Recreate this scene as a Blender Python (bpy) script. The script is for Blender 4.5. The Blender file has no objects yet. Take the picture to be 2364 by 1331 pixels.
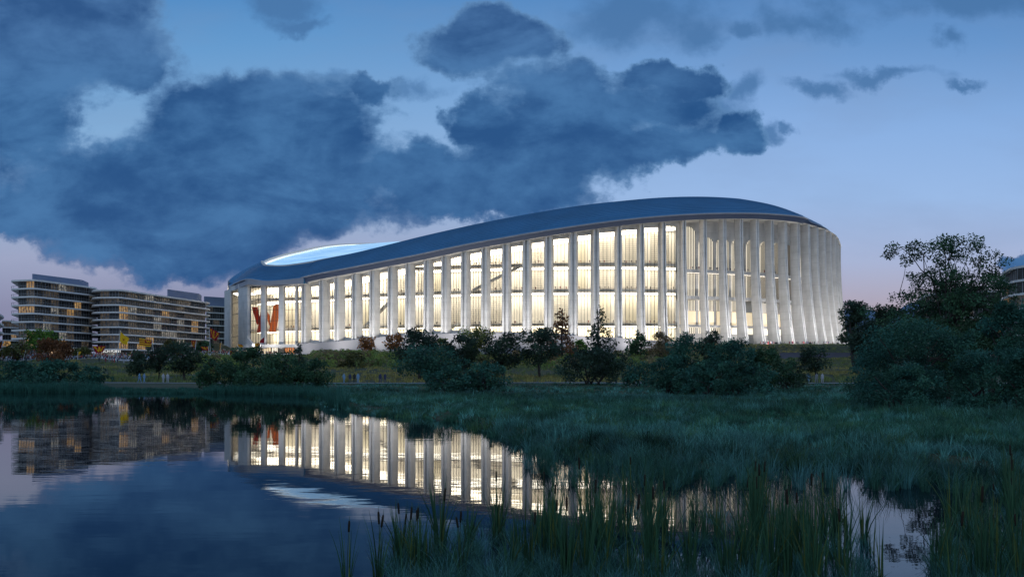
import bpy, bmesh, math, random
import numpy as np
from mathutils import Vector, Matrix

random.seed(7)
RNG = np.random.default_rng(11)
SC = bpy.context.scene
COL = SC.collection

# ------------------------------------------------------------------ camera
HC = 2.6            # eye height above the water (m)
F = 1800.0          # focal length in photo pixels
CX, HY = 1182.0, 857.0
cam = bpy.data.cameras.new("camera")
cam.sensor_width = 36.0
cam.lens = 36.0 * F / 2364.0
cam.shift_y = (HY - 665.5) / 2364.0
cam.clip_start = 0.1
cam.clip_end = 20000
camo = bpy.data.objects.new("camera", cam)
COL.objects.link(camo)
camo.location = (0, 0, HC)
camo.rotation_euler = (math.radians(90), 0, 0)
SC.camera = camo
SC.view_settings.view_transform = 'Standard'
SC.view_settings.look = 'None'
SC.view_settings.exposure = 0.0
SC.view_settings.gamma = 1.0
SC.cycles.use_denoising = True
SC.cycles.max_bounces = 6
SC.cycles.diffuse_bounces = 3
SC.cycles.glossy_bounces = 3
SC.cycles.transparent_max_bounces = 12
SC.cycles.transmission_bounces = 4
SC.cycles.sample_clamp_indirect = 4.0
SC.cycles.caustics_reflective = False
SC.cycles.caustics_refractive = False


def lin(r, g, b):
    def f(c):
        c /= 255.0
        return c / 12.92 if c <= 0.04045 else ((c + 0.055) / 1.055) ** 2.4
    return (f(r), f(g), f(b), 1.0)


# ------------------------------------------------------------------ sky (dusk, broken cloud)
W = bpy.data.worlds.new("World")
SC.world = W
W.use_nodes = True
NT = W.node_tree
NT.nodes.clear()
LK = NT.links.new


def wn(t, **kw):
    n = NT.nodes.new(t)
    for k, v in kw.items():
        setattr(n, k, v)
    return n


def wmath(op, a, b=None, c=None, clamp=False):
    n = wn("ShaderNodeMath", operation=op, use_clamp=clamp)
    for i, v in enumerate((a, b, c)):
        if v is None:
            continue
        if isinstance(v, (int, float)):
            n.inputs[i].default_value = v
        else:
            LK(v, n.inputs[i])
    return n.outputs[0]


def wvec(op, a, b=None):
    n = wn("ShaderNodeVectorMath", operation=op)
    for i, v in enumerate((a, b)):
        if v is None:
            continue
        if isinstance(v, tuple):
            n.inputs[i].default_value = v
        else:
            LK(v, n.inputs[i])
    return n.outputs["Value"] if op in ('DOT_PRODUCT', 'LENGTH') else n.outputs[0]


def wmix(fac, a, b, mode='MIX'):
    n = wn("ShaderNodeMix", data_type='RGBA', blend_type=mode)
    n.clamp_factor = True
    for s, v in ((n.inputs[0], fac), (n.inputs[6], a), (n.inputs[7], b)):
        if isinstance(v, (int, float)) or isinstance(v, tuple):
            s.default_value = v
        else:
            LK(v, s)
    return n.outputs[2]


def wsmooth(x, lo, hi):
    n = wn("ShaderNodeMapRange", interpolation_type='SMOOTHSTEP')
    LK(x, n.inputs[0])
    n.inputs[1].default_value = lo
    n.inputs[2].default_value = hi
    return n.outputs[0]


tc = wn("ShaderNodeTexCoord")
sep = wn("ShaderNodeSeparateXYZ")
LK(tc.outputs["Generated"], sep.inputs[0])
yy = wmath('MAXIMUM', wmath('ABSOLUTE', sep.outputs[1]), 0.12)
U = wmath('DIVIDE', sep.outputs[0], yy)
V = wmath('DIVIDE', sep.outputs[2], yy)
uv = wn("ShaderNodeCombineXYZ")
LK(U, uv.inputs[0]); LK(V, uv.inputs[1])
UV = uv.outputs[0]


def ramp(x, stops):
    r = wn("ShaderNodeValToRGB")
    LK(x, r.inputs[0])
    e = r.color_ramp.elements
    while len(e) < len(stops):
        e.new(0.5)
    for el, (p, c) in zip(e, stops):
        el.position = p
        el.color = c
    return r.outputs[0]


# clear sky: elevation ramps for the left and for the right of the view
vn = wmath('DIVIDE', V, 0.9, clamp=True)
k = 1.0 / 1800 / 0.9
sky_r = ramp(vn, [(0, lin(158, 146, 160)), (150 * k, lin(176, 166, 182)), (250 * k, lin(168, 180, 212)), (400 * k, lin(154, 186, 230)),
                  (560 * k, lin(138, 176, 226)), (760 * k, lin(104, 150, 204)), (857 * k, lin(90, 138, 194)), (1.0, lin(84, 126, 182))])
sky_l = ramp(vn, [(0, lin(124, 128, 158)), (150 * k, lin(138, 140, 170)), (260 * k, lin(158, 166, 196)), (380 * k, lin(148, 174, 208)),
                  (560 * k, lin(130, 172, 214)), (760 * k, lin(100, 154, 206)), (857 * k, lin(86, 142, 198)), (1.0, lin(84, 126, 178))])
fu = wsmooth(U, -0.45, 0.35)
clear = wmix(fu, sky_l, sky_r)

BLOBS = [(90, 60, 330, 200), (40, 260, 150, 190), (300, 140, 100, 60), (-80, 200, 220, 280),
         (620, 310, 340, 170), (330, 420, 330, 120), (560, 235, 210, 80), (240, 480, 360, 125), (470, 540, 270, 105), (400, 600, 130, 66),
         (100, 500, 240, 90), (880, 192, 90, 40), (660, 440, 360, 120),
         (960, 400, 330, 90), (1370, 260, 280, 105), (1180, 430, 250, 84), (1500, 335, 190, 50), (1095, 268, 95, 56), (1550, 175, 130, 44), (1110, 470, 150, 46), (1260, 350, 240, 90),
         (1700, 300, 84, 62), (1130, 90, 180, 80), (0, 560, 90, 16), (2350, 604, 56, 26),
         (500, -170, 700, 120), (1500, -270, 800, 120)]
FAINT = [(1480, 25, 230, 80), (1610, 60, 110, 60), (1870, 52, 110, 60), (2230, 0, 250, 52), (2200, 85, 60, 34), (1735, 70, 50, 30), (1715, 185, 80, 48),
         (2030, 182, 130, 22), (1880, 214, 90, 26), (2200, 200, 44, 14), (1840, 295, 34, 16), (640, 10, 110, 40), (680, 50, 90, 24), (1790, 300, 60, 30), (930, 200, 90, 40), (760, 190, 70, 36), (1620, 240, 120, 50)]
wz = wn("ShaderNodeTexNoise", noise_dimensions='3D')
LK(UV, wz.inputs["Vector"])
wz.inputs["Scale"].default_value = 10.0
wz.inputs["Detail"].default_value = 9
wz.inputs["Roughness"].default_value = 0.6
WUV = wvec('ADD', UV, wvec('MULTIPLY', wvec('SUBTRACT', wz.outputs[1], (0.5, 0.5, 0.5)), (0.15, 0.10, 0)))


def blob_field(blobs):
    acc = None
    for (bx, by, rx, ry) in blobs:
        cu, cv = (bx - CX) / F, (HY - by) / F
        d = wvec('MULTIPLY', wvec('SUBTRACT', WUV, (cu, cv, 0)), (F / rx, F / ry, 0))
        r2 = wvec('LENGTH', d)
        if acc is None:
            acc = r2
        else:
            n = wn("ShaderNodeMath", operation='SMOOTH_MIN')
            LK(acc, n.inputs[0]); LK(r2, n.inputs[1]); n.inputs[2].default_value = 0.25
            acc = n.outputs[0]
    return acc


def wnoise(scale, detail, rough, off=(0, 0, 0), stretch=(1, 1.5, 1), lac=2.0, dist=0.0):
    n = wn("ShaderNodeTexNoise", noise_dimensions='3D')
    LK(wvec('ADD', wvec('MULTIPLY', UV, stretch), off), n.inputs["Vector"])
    n.inputs["Scale"].default_value = scale
    n.inputs["Detail"].default_value = detail
    n.inputs["Roughness"].default_value = rough
    n.inputs["Lacunarity"].default_value = lac
    n.inputs["Distortion"].default_value = dist
    return n.outputs[0]


n1 = wnoise(8.0, 10, 0.58, (3.1, 1.7, 0), dist=0.2)
n2 = wnoise(26.0, 8, 0.6, (0.3, 5.2, 2.0))
nz = wmath('ADD', wmath('MULTIPLY', wmath('SUBTRACT', n1, 0.5), 1.4), wmath('MULTIPLY', wmath('SUBTRACT', n2, 0.5), 0.36))
dens = wmath('ADD', wmath('SUBTRACT', 1.0, blob_field(BLOBS)), nz)
edge = wsmooth(dens, -0.08, 0.14)
core = wsmooth(dens, -0.02, 0.34)
n3 = wnoise(6.0, 8, 0.58, (8.0, 2.0, 1.0), (1, 1.9, 1), dist=0.4)
n5 = wnoise(17.0, 8, 0.6, (2.0, 7.0, 4.0), (1, 1.7, 1))
tone = wmath('ADD', wmath('MULTIPLY', n3, 0.7), wmath('MULTIPLY', n5, 0.3))
cl_dark = wmix(wsmooth(tone, 0.36, 0.66), lin(36, 80, 132), lin(70, 118, 168))
cl_dark = wmix(wsmooth(V, 0.30, 0.48), cl_dark, wmix(wsmooth(tone, 0.36, 0.66), lin(46, 84, 134), lin(78, 120, 170)))
cl_edge = wmix(wsmooth(V, 0.10, 0.30), lin(96, 116, 158), lin(96, 138, 184))
cloud = wmix(core, cl_edge, cl_dark)
fd = wmath('ADD', wmath('SUBTRACT', 1.0, blob_field(FAINT)), wmath('MULTIPLY', nz, 1.25))
fedge = wmath('MULTIPLY', wsmooth(fd, -0.15, 0.75), 0.85)
n4 = wnoise(4.0, 7, 0.55, (1.0, 9.0, 0.0), (1, 3.2, 1))
veil = wmath('MULTIPLY', wsmooth(n4, 0.42, 0.75), 0.35)
sky = wmix(veil, clear, wmix(0.55, clear, lin(126, 146, 180)))
sky = wmix(fedge, sky, lin(72, 116, 166))
sky = wmix(wmath('MULTIPLY', edge, 0.97), sky, cloud)
# overhead an even blue; behind the viewer extra brightness added to front-light the scene
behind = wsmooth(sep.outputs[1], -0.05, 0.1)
zen = wsmooth(sep.outputs[2], 0.5, 0.72)
sky = wmix(zen, sky, lin(88, 124, 172))
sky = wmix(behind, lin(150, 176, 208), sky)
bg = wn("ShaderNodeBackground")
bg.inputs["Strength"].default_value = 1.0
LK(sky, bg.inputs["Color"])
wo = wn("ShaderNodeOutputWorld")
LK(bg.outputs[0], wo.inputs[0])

# added behind the viewer to set plant clumps apart: sun, very weak and broad
sun = bpy.data.lights.new("sun", 'SUN')
sun.energy = 0.12
sun.angle = math.radians(20)
sun.color = (0.75, 0.88, 1.0)
fill_suno = bpy.data.objects.new("sun", sun)
COL.objects.link(fill_suno)
fill_suno.rotation_euler = (math.radians(48), 0, math.radians(-30))


# ------------------------------------------------------------------ materials
def newmat(name):
    m = bpy.data.materials.new(name)
    m.use_nodes = True
    return m, m.node_tree, m.node_tree.nodes["Principled BSDF"]


def mat(name, col, rough=0.6, metal=0.0, var=0.15, scale=0.4, emit=None, estr=0.0, bump=0.0, spec=0.5):
    m, nt, p = newmat(name)
    p.inputs["Roughness"].default_value = rough
    p.inputs["Metallic"].default_value = metal
    p.inputs["Specular IOR Level"].default_value = spec
    col = tuple(col[:3])
    if var > 0:
        t = nt.nodes.new("ShaderNodeTexCoord")
        n = nt.nodes.new("ShaderNodeTexNoise")
        n.inputs["Scale"].default_value = scale
        n.inputs["Detail"].default_value = 6
        nt.links.new(t.outputs["Object"], n.inputs["Vector"])
        r = nt.nodes.new("ShaderNodeValToRGB")
        e = r.color_ramp.elements
        e[0].position, e[1].position = 0.3, 0.7
        e[0].color = tuple(c * (1 - var) for c in col) + (1,)
        e[1].color = tuple(min(1, c * (1 + var)) for c in col) + (1,)
        nt.links.new(n.outputs[0], r.inputs[0])
        nt.links.new(r.outputs[0], p.inputs["Base Color"])
        if bump > 0:
            b = nt.nodes.new("ShaderNodeBump")
            b.inputs["Strength"].default_value = bump
            nt.links.new(n.outputs[0], b.inputs["Height"])
            nt.links.new(b.outputs[0], p.inputs["Normal"])
    else:
        p.inputs["Base Color"].default_value = col + (1,)
    if emit is not None:
        p.inputs["Emission Color"].default_value = tuple(emit[:3]) + (1,)
        p.inputs["Emission Strength"].default_value = estr
    return m


def leafmat(name, col, rough=0.55, trans=0.3):
    """plant tissue: base colour times the per-plant tint attribute, a bit of light passing through"""
    m, nt, p = newmat(name)
    a = nt.nodes.new("ShaderNodeAttribute")
    a.attribute_name = "tint"
    mx = nt.nodes.new("ShaderNodeMix")
    mx.data_type = 'RGBA'
    mx.blend_type = 'MULTIPLY'
    mx.inputs[0].default_value = 1.0
    mx.inputs[6].default_value = tuple(col[:3]) + (1,)
    if 'banner' in name:
        mx.inputs[7].default_value = (1, 1, 1, 1)
    else:
        nt.links.new(a.outputs["Color"], mx.inputs[7])
    nt.links.new(mx.outputs[2], p.inputs["Base Color"])
    p.inputs["Roughness"].default_value = rough
    p.inputs["Specular IOR Level"].default_value = 0.25
    tr = nt.nodes.new("ShaderNodeBsdfTranslucent")
    nt.links.new(mx.outputs[2], tr.inputs["Color"])
    ms = nt.nodes.new("ShaderNodeMixShader")
    ms.inputs[0].default_value = trans
    nt.links.new(p.outputs[0], ms.inputs[1])
    nt.links.new(tr.outputs[0], ms.inputs[2])
    nt.links.new(ms.outputs[0], nt.nodes["Material Output"].inputs[0])
    return m


def glassmat(name, tint=(0.95, 0.97, 0.96), rough=0.02, refl=0.10):
    m, nt, p = newmat(name)
    nt.nodes.remove(p)
    t = nt.nodes.new("ShaderNodeBsdfTransparent")
    t.inputs[0].default_value = tint + (1,)
    g = nt.nodes.new("ShaderNodeBsdfGlossy")
    g.inputs["Roughness"].default_value = rough
    lw = nt.nodes.new("ShaderNodeLayerWeight")
    lw.inputs[0].default_value = refl
    ms = nt.nodes.new("ShaderNodeMixShader")
    nt.links.new(lw.outputs["Fresnel"], ms.inputs[0])
    nt.links.new(t.outputs[0], ms.inputs[1])
    nt.links.new(g.outputs[0], ms.inputs[2])
    nt.links.new(ms.outputs[0], nt.nodes["Material Output"].inputs[0])
    return m


M = {}
FLOOD_P = 3700.0
def concrete(name, col, joint=4.2):
    m, nt, p = newmat(name)
    t = nt.nodes.new("ShaderNodeTexCoord")

    def nz_(sc, det, st):
        mp = nt.nodes.new("ShaderNodeMapping"); mp.inputs["Scale"].default_value = st
        nt.links.new(t.outputs["Object"], mp.inputs[0])
        n = nt.nodes.new("ShaderNodeTexNoise"); n.inputs["Scale"].default_value = sc; n.inputs["Detail"].default_value = det
        nt.links.new(mp.outputs[0], n.inputs["Vector"])
        return n.outputs[0]
    a_ = nz_(0.5, 7, (1, 1, 0.12)); b_ = nz_(0.22, 6, (1, 1, 1))
    sm = nt.nodes.new("ShaderNodeMath"); sm.operation = 'ADD'
    nt.links.new(a_, sm.inputs[0]); nt.links.new(b_, sm.inputs[1])
    r = nt.nodes.new("ShaderNodeValToRGB"); e = r.color_ramp.elements
    e[0].position, e[1].position = 0.36, 0.62
    hf = nt.nodes.new("ShaderNodeMath"); hf.operation = 'MULTIPLY'; hf.inputs[1].default_value = 0.5
    nt.links.new(sm.outputs[0], hf.inputs[0]); nt.links.new(hf.outputs[0], r.inputs[0])
    e[0].color = tuple(c * .82 for c in col) + (1,); e[1].color = tuple(min(1, c * 1.08) for c in col) + (1,)
    sp = nt.nodes.new("ShaderNodeSeparateXYZ"); nt.links.new(t.outputs["Object"], sp.inputs[0])
    dv = nt.nodes.new("ShaderNodeMath"); dv.operation = 'DIVIDE'; dv.inputs[1].default_value = joint
    nt.links.new(sp.outputs[2], dv.inputs[0])
    fr = nt.nodes.new("ShaderNodeMath"); fr.operation = 'FRACT'; nt.links.new(dv.outputs[0], fr.inputs[0])
    lt = nt.nodes.new("ShaderNodeMath"); lt.operation = 'LESS_THAN'; lt.inputs[1].default_value = 0.03
    nt.links.new(fr.outputs[0], lt.inputs[0])
    mx = nt.nodes.new("ShaderNodeMix"); mx.data_type = 'RGBA'
    ml = nt.nodes.new("ShaderNodeMath"); ml.operation = 'MULTIPLY'; ml.inputs[1].default_value = 0.45
    nt.links.new(lt.outputs[0], ml.inputs[0]); nt.links.new(ml.outputs[0], mx.inputs[0])
    nt.links.new(r.outputs[0], mx.inputs[6]); mx.inputs[7].default_value = tuple(c * .4 for c in col) + (1,)
    nt.links.new(mx.outputs[2], p.inputs["Base Color"])
    p.inputs["Roughness"].default_value = 0.75
    return m


M['concrete'] = concrete("white concrete", (0.60, 0.585, 0.57))
M['concrete_dim'] = mat("grey concrete", (0.40, 0.39, 0.38), 0.75, var=0.12, scale=0.15)
M['plinth'] = mat("plinth render", (0.25, 0.245, 0.26), 0.8, var=0.08, scale=0.1)
M['soffit'] = mat("soffit panel", (0.55, 0.54, 0.52), 0.6, var=0.06, scale=0.2)
M['roofmetal'] = mat("blue roof metal", (0.03, 0.15, 0.30), 0.5, metal=0.0, var=0.12, scale=0.06)
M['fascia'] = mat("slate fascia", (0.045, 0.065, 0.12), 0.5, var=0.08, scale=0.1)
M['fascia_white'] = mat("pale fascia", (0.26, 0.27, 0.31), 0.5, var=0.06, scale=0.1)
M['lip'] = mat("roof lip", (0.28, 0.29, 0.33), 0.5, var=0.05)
M['inwhite'] = mat("interior plaster", (0.80, 0.75, 0.66), 0.8, var=0.07, scale=0.08)
M['inbeige'] = mat("interior beige", (0.66, 0.60, 0.47), 0.8, var=0.06, scale=0.08)
M['slab'] = mat("gallery slab", (0.5, 0.48, 0.46), 0.7, var=0.08)
M['mullion'] = mat("dark mullion", (0.06, 0.055, 0.05), 0.5, var=0.0)
M['glass'] = glassmat("facade glass")
M['lamp'] = mat("ceiling lamp", (0.9, 0.9, 0.9), var=0, emit=(1.0, 0.91, 0.76), estr=5.2)
M['uplamp'] = mat("uplight", (0.9, 0.9, 0.9), var=0, emit=(1.0, 0.95, 0.9), estr=30.0)
M['backlit'] = mat("backlit panel", (0.8, 0.75, 0.65), var=0, emit=(1.0, 0.9, 0.70), estr=0.95)
M['backwarm'] = mat("warm lit panel", (0.8, 0.7, 0.5), var=0, emit=(1.0, 0.78, 0.48), estr=0.7)
M['rib'] = mat("pale rib", (0.50, 0.46, 0.40), 0.7, var=0.05)
M['slat'] = mat("screen slat", (0.22, 0.20, 0.18), 0.6, var=0.05)


# ------------------------------------------------------------------ mesh helpers
def P(px, py, d):
    """photo pixel and distance -> world point"""
    return Vector(((px - CX) / F * d, d, HC + (HY - py) / F * d))


def gx(px, d):
    return (px - CX) / F * d


def zpy(py, d):
    return HC + (HY - py) / F * d


class MB:
    def __init__(s):
        s.v = []; s.f = []; s.m = []

    def add(s, verts, faces, mi=0):
        o = len(s.v)
        s.v.extend([tuple(q) for q in verts])
        for f in faces:
            s.f.append(tuple(i + o for i in f))
            s.m.append(mi)

    def quad(s, a, b, c, d, mi=0):
        s.add([a, b, c, d], [(0, 1, 2, 3)], mi)

    def box(s, c, size, ax=(1, 0), mi=0, shear=None):
        """box centred at c, size (along ax, across, up), ax a plan direction"""
        ux, uy = ax
        l = math.hypot(ux, uy); ux /= l; uy /= l
        h = [q / 2 for q in size]
        vs = []
        for z in (-1, 1):
            for (i, j) in ((-1, -1), (1, -1), (1, 1), (-1, 1)):
                vs.append((c[0] + ux * h[0] * i - uy * h[1] * j, c[1] + uy * h[0] * i + ux * h[1] * j, c[2] + h[2] * z))
        s.add(vs, [(3, 2, 1, 0), (4, 5, 6, 7), (0, 1, 5, 4), (1, 2, 6, 5), (2, 3, 7, 6), (3, 0, 4, 7)], mi)

    def bar(s, a, b, w, h, mi=0):
        """rectangular bar from a to b"""
        a = Vector(a); b = Vector(b)
        d = (b - a).normalized()
        up = Vector((0, 0, 1)) if abs(d.z) < 0.95 else Vector((0, 1, 0))
        sx = d.cross(up).normalized() * (w / 2)
        sy = sx.cross(d).normalized() * (h / 2)
        vs = [a - sx - sy, a + sx - sy, a + sx + sy, a - sx + sy, b - sx - sy, b + sx - sy, b + sx + sy, b - sx + sy]
        s.add(vs, [(3, 2, 1, 0), (4, 5, 6, 7), (0, 1, 5, 4), (1, 2, 6, 5), (2, 3, 7, 6), (3, 0, 4, 7)], mi)

    def tube(s, pts, rad, n=6, mi=0, cap=True):
        rings = []
        pts = [Vector(p) for p in pts]
        for i, p in enumerate(pts):
            d = (pts[min(i + 1, len(pts) - 1)] - pts[max(i - 1, 0)])
            d = d.normalized() if d.length > 1e-9 else Vector((0, 0, 1))
            a = d.cross(Vector((0.31, 0.95, 0.05))).normalized()
            b = d.cross(a)
            r = rad[i] if isinstance(rad, (list, tuple)) else rad
            rings.append([p + a * r * math.cos(6.2832 * j / n) + b * r * math.sin(6.2832 * j / n) for j in range(n)])
        vs = [q for r in rings for q in r]
        fs = []
        for i in range(len(rings) - 1):
            for j in range(n):
                fs.append((i * n + j, i * n + (j + 1) % n, (i + 1) * n + (j + 1) % n, (i + 1) * n + j))
        if cap:
            fs.append(tuple(range(n))[::-1])
            fs.append(tuple((len(rings) - 1) * n + j for j in range(n)))
        s.add(vs, fs, mi)

    def prism(s, poly, z0, z1, mi=0):
        n = len(poly)
        vs = [(p[0], p[1], z0) for p in poly] + [(p[0], p[1], z1) for p in poly]
        fs = [tuple(range(n))[::-1], tuple(range(n, 2 * n))]
        for i in range(n):
            j = (i + 1) % n
            fs.append((i, j, n + j, n + i))
        s.add(vs, fs, mi)

    def grid(s, rows, mi=0, close=False):
        """rows of equal length -> quads; close joins last column to first"""
        n = len(rows[0])
        vs = [q for r in rows for q in r]
        fs = []
        for i in range(len(rows) - 1):
            for j in range(n if close else n - 1):
                k2 = (j + 1) % n
                fs.append((i * n + j, i * n + k2, (i + 1) * n + k2, (i + 1) * n + j))
        s.add(vs, fs, mi)

    def build(s, name, mats, root=None, parent=None, smooth=False, loc=None):
        if not isinstance(mats, (list, tuple)):
            mats = [mats]
        o0 = Vector(root.location) if root is not None else (Vector(loc) if loc is not None else Vector((0, 0, 0)))
        me = bpy.data.meshes.new(name)
        me.from_pydata([(v[0] - o0.x, v[1] - o0.y, v[2] - o0.z) for v in s.v], [], s.f)
        for m in mats:
            me.materials.append(m)
        if len(mats) > 1:
            me.polygons.foreach_set("material_index", s.m)
        if smooth:
            me.polygons.foreach_set("use_smooth", [True] * len(me.polygons))
        me.update()
        ob = bpy.data.objects.new(name, me)
        COL.objects.link(ob)
        if root is not None:
            ob.parent = parent or root
        else:
            ob.location = o0
        return ob


def tag(o, label=None, cat=None, group=None, kind=None):
    if label: o["label"] = label
    if cat: o["category"] = cat
    if group: o["group"] = group
    if kind: o["kind"] = kind
    return o


def thing(name, label, cat, loc=(0, 0, 0), group=None):
    o = bpy.data.objects.new(name, None)
    o.empty_display_size = 0.3
    COL.objects.link(o)
    o.location = loc
    return tag(o, label, cat, group)


def npmesh(name, V3, Q, mats, tint=None, smooth=False, matidx=None):
    """fast mesh from numpy verts (n,3) and faces (m,3|4)"""
    me = bpy.data.meshes.new(name)
    nv, nf, k = len(V3), len(Q), Q.shape[1]
    me.vertices.add(nv)
    me.vertices.foreach_set("co", np.ascontiguousarray(V3, dtype=np.float32).ravel())
    me.loops.add(nf * k)
    me.loops.foreach_set("vertex_index", np.ascontiguousarray(Q, dtype=np.int32).ravel())
    me.polygons.add(nf)
    me.polygons.foreach_set("loop_start", np.arange(0, nf * k, k, dtype=np.int32))
    me.polygons.foreach_set("loop_total", np.full(nf, k, dtype=np.int32))
    if smooth:
        me.polygons.foreach_set("use_smooth", np.ones(nf, dtype=bool))
    for m in (mats if isinstance(mats, (list, tuple)) else [mats]):
        me.materials.append(m)
    if tint is not None:
        a = me.color_attributes.new("tint", 'FLOAT_COLOR', 'POINT')
        c = np.ones((nv, 4), dtype=np.float32)
        c[:, :3] = tint
        a.data.foreach_set("color", c.ravel())
    me.update(calc_edges=True)
    return me


# ------------------------------------------------------------------ ground
SHORE = np.array([(-900, 903), (0, 905), (300, 907), (560, 908), (735, 914), (760, 932), (840, 952), (960, 962), (1080, 980), (1180, 1012), (1260, 1042),
                  (1400, 1068), (1560, 1080), (1700, 1085), (1850, 1070), (2000, 1078), (2150, 1098), (2300, 1100), (2364, 1095), (3300, 1080)], float)
SH_D = F * HC / (SHORE[:, 1] - HY)
PROF_D = np.array([0, 20, 100, 150, 200, 250, 315, 360, 420, 460, 700, 3000, 9000], float)
PROF_Z = np.array([0.25, 0.25, 0.3, 0.55, 1.7, 4.0, 7.6, 9.6, 12.0, 13.0, 14.5, 15, 15], float)


def terr(x, y):
    x = np.asarray(x, float); y = np.asarray(y, float)
    yc = np.maximum(y, 1.0)
    px = CX + F * x / yc
    sd = np.interp(px, SHORE[:, 0], SH_D)
    sd = sd + 0.9 * np.sin(x * 0.9 + y * 0.3) + 0.5 * np.sin(x * 2.3 + 1.0) * np.clip(sd / 40, .3, 1)
    z = np.interp(y, PROF_D, PROF_Z)
    # far right terrace that carries the stadium's right end
    w = np.clip((px - 1420) / 200, 0, 1); w = w * w * (3 - 2 * w)
    t = np.clip((y - 345) / 45, 0, 1); t = t * t * (3 - 2 * t)
    z = z + w * t * np.interp(y, [345, 400, 500, 700], [5.2, 5.2, 5.6, 3.0])
    # lawn mound beside the entrance
    z = z + 7.0 * np.exp(-(((px - 500) / 42) ** 2 + ((y - 478) / 34) ** 2))
    rough = np.clip((y - 150) / 60, 0, 1) * np.clip((400 - y) / 60, 0, 1)
    z = z + rough * (0.5 * np.sin(x * 0.11 + 1) * np.sin(y * 0.09) + 0.25 * np.sin(x * 0.31 + y * 0.17))
    e = np.clip((y - sd) / 2.2, -1, 1)
    land = np.clip((y - sd) / 3.0, -1.0, 1.0)
    z = np.where(land < 1, -0.45 + (z + 0.45) * (0.5 + 0.5 * land), z)
    z = z + np.where(y > sd + 2, 0.06 * np.sin(x * 1.7 + 0.6 * y) * np.clip((140 - y) / 60, 0, 1), 0)
    return z


def tz(x, y):
    return float(terr(np.array([x]), np.array([y]))[0])


def tzp(px, d):
    return tz(gx(px, d), d)


ds = np.unique(np.concatenate([np.linspace(6, 40, 70), np.linspace(40, 150, 90), np.linspace(150, 520, 90), np.geomspace(520, 9000, 30)]))
pxs = np.linspace(-1400, 3800, 320)
DD, PX = np.meshgrid(ds, pxs, indexing='ij')
XX = (PX - CX) / F * DD
ZZ = terr(XX, DD)
nr, nc = DD.shape
ii = np.arange(nr * nc).reshape(nr, nc)
Q = np.stack([ii[:-1, :-1], ii[:-1, 1:], ii[1:, 1:], ii[1:, :-1]], -1).reshape(-1, 4)
m, nt, p = newmat("meadow soil")
t_ = nt.nodes.new("ShaderNodeTexCoord")
na = nt.nodes.new("ShaderNodeTexNoise"); na.inputs["Scale"].default_value = 0.06; na.inputs["Detail"].default_value = 8
nb = nt.nodes.new("ShaderNodeTexNoise"); nb.inputs["Scale"].default_value = 0.9; nb.inputs["Detail"].default_value = 8
nt.links.new(t_.outputs["Object"], na.inputs["Vector"]); nt.links.new(t_.outputs["Object"], nb.inputs["Vector"])
ra = nt.nodes.new("ShaderNodeValToRGB")
ra.color_ramp.elements[0].position = 0.35; ra.color_ramp.elements[1].position = 0.68
ra.color_ramp.elements[0].color = (0.035, 0.055, 0.018, 1); ra.color_ramp.elements[1].color = (0.10, 0.10, 0.035, 1)
nt.links.new(na.outputs[0], ra.inputs[0])
mx = nt.nodes.new("ShaderNodeMix"); mx.data_type = 'RGBA'; mx.blend_type = 'MULTIPLY'; mx.inputs[0].default_value = 0.7
nt.links.new(ra.outputs[0], mx.inputs[6]); nt.links.new(nb.outputs[0], mx.inputs[7])
nt.links.new(mx.outputs[2], p.inputs["Base Color"])
p.inputs["Roughness"].default_value = 0.95
bu = nt.nodes.new("ShaderNodeBump"); bu.inputs["Strength"].default_value = 0.8; bu.inputs["Distance"].default_value = 0.4
nt.links.new(nb.outputs[0], bu.inputs["Height"]); nt.links.new(bu.outputs[0], p.inputs["Normal"])
M['soil'] = m
gme = npmesh("ground", np.stack([XX, DD, ZZ], -1).reshape(-1, 3), Q, M['soil'], smooth=True)
ground = bpy.data.objects.new("ground", gme); COL.objects.link(ground)
tag(ground, "grassy river bank rising to the stadium terrace", "ground", kind="structure")

# water
m, nt, p = newmat("still water")
p.inputs["Base Color"].default_value = (0.003, 0.007, 0.014, 1)
p.inputs["Roughness"].default_value = 0.015
p.inputs["IOR"].default_value = 1.25
t_ = nt.nodes.new("ShaderNodeTexCoord")
mp = nt.nodes.new("ShaderNodeMapping"); mp.inputs["Scale"].default_value = (0.35, 1.0, 1.0)
nt.links.new(t_.outputs["Object"], mp.inputs[0])
hs = []
for sc_, w_ in ((0.9, 1.0), (4.0, 0.16)):
    n = nt.nodes.new("ShaderNodeTexNoise"); n.inputs["Scale"].default_value = sc_; n.inputs["Detail"].default_value = 3
    nt.links.new(mp.outputs[0], n.inputs["Vector"])
    mm = nt.nodes.new("ShaderNodeMath"); mm.operation = 'MULTIPLY'; mm.inputs[1].default_value = w_
    nt.links.new(n.outputs[0], mm.inputs[0]); hs.append(mm.outputs[0])
ad = nt.nodes.new("ShaderNodeMath"); ad.operation = 'ADD'
nt.links.new(hs[0], ad.inputs[0]); nt.links.new(hs[1], ad.inputs[1])
bu = nt.nodes.new("ShaderNodeBump"); bu.inputs["Strength"].default_value = 1.0; bu.inputs["Distance"].default_value = 0.0035
nt.links.new(ad.outputs[0], bu.inputs["Height"]); nt.links.new(bu.outputs[0], p.inputs["Normal"])
M['water'] = m
b = MB(); b.quad((-600, -40, 0), (600, -40, 0), (600, 260, 0), (-600, 260, 0))
tag(b.build("water", M['water']), "dark still pond mirroring the stadium", "water", kind="structure")

# ------------------------------------------------------------------ stadium
ST = thing("stadium", "huge white finned stadium with glowing windows and a sloping blue roof", "stadium", (10, 560, 14))


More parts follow.
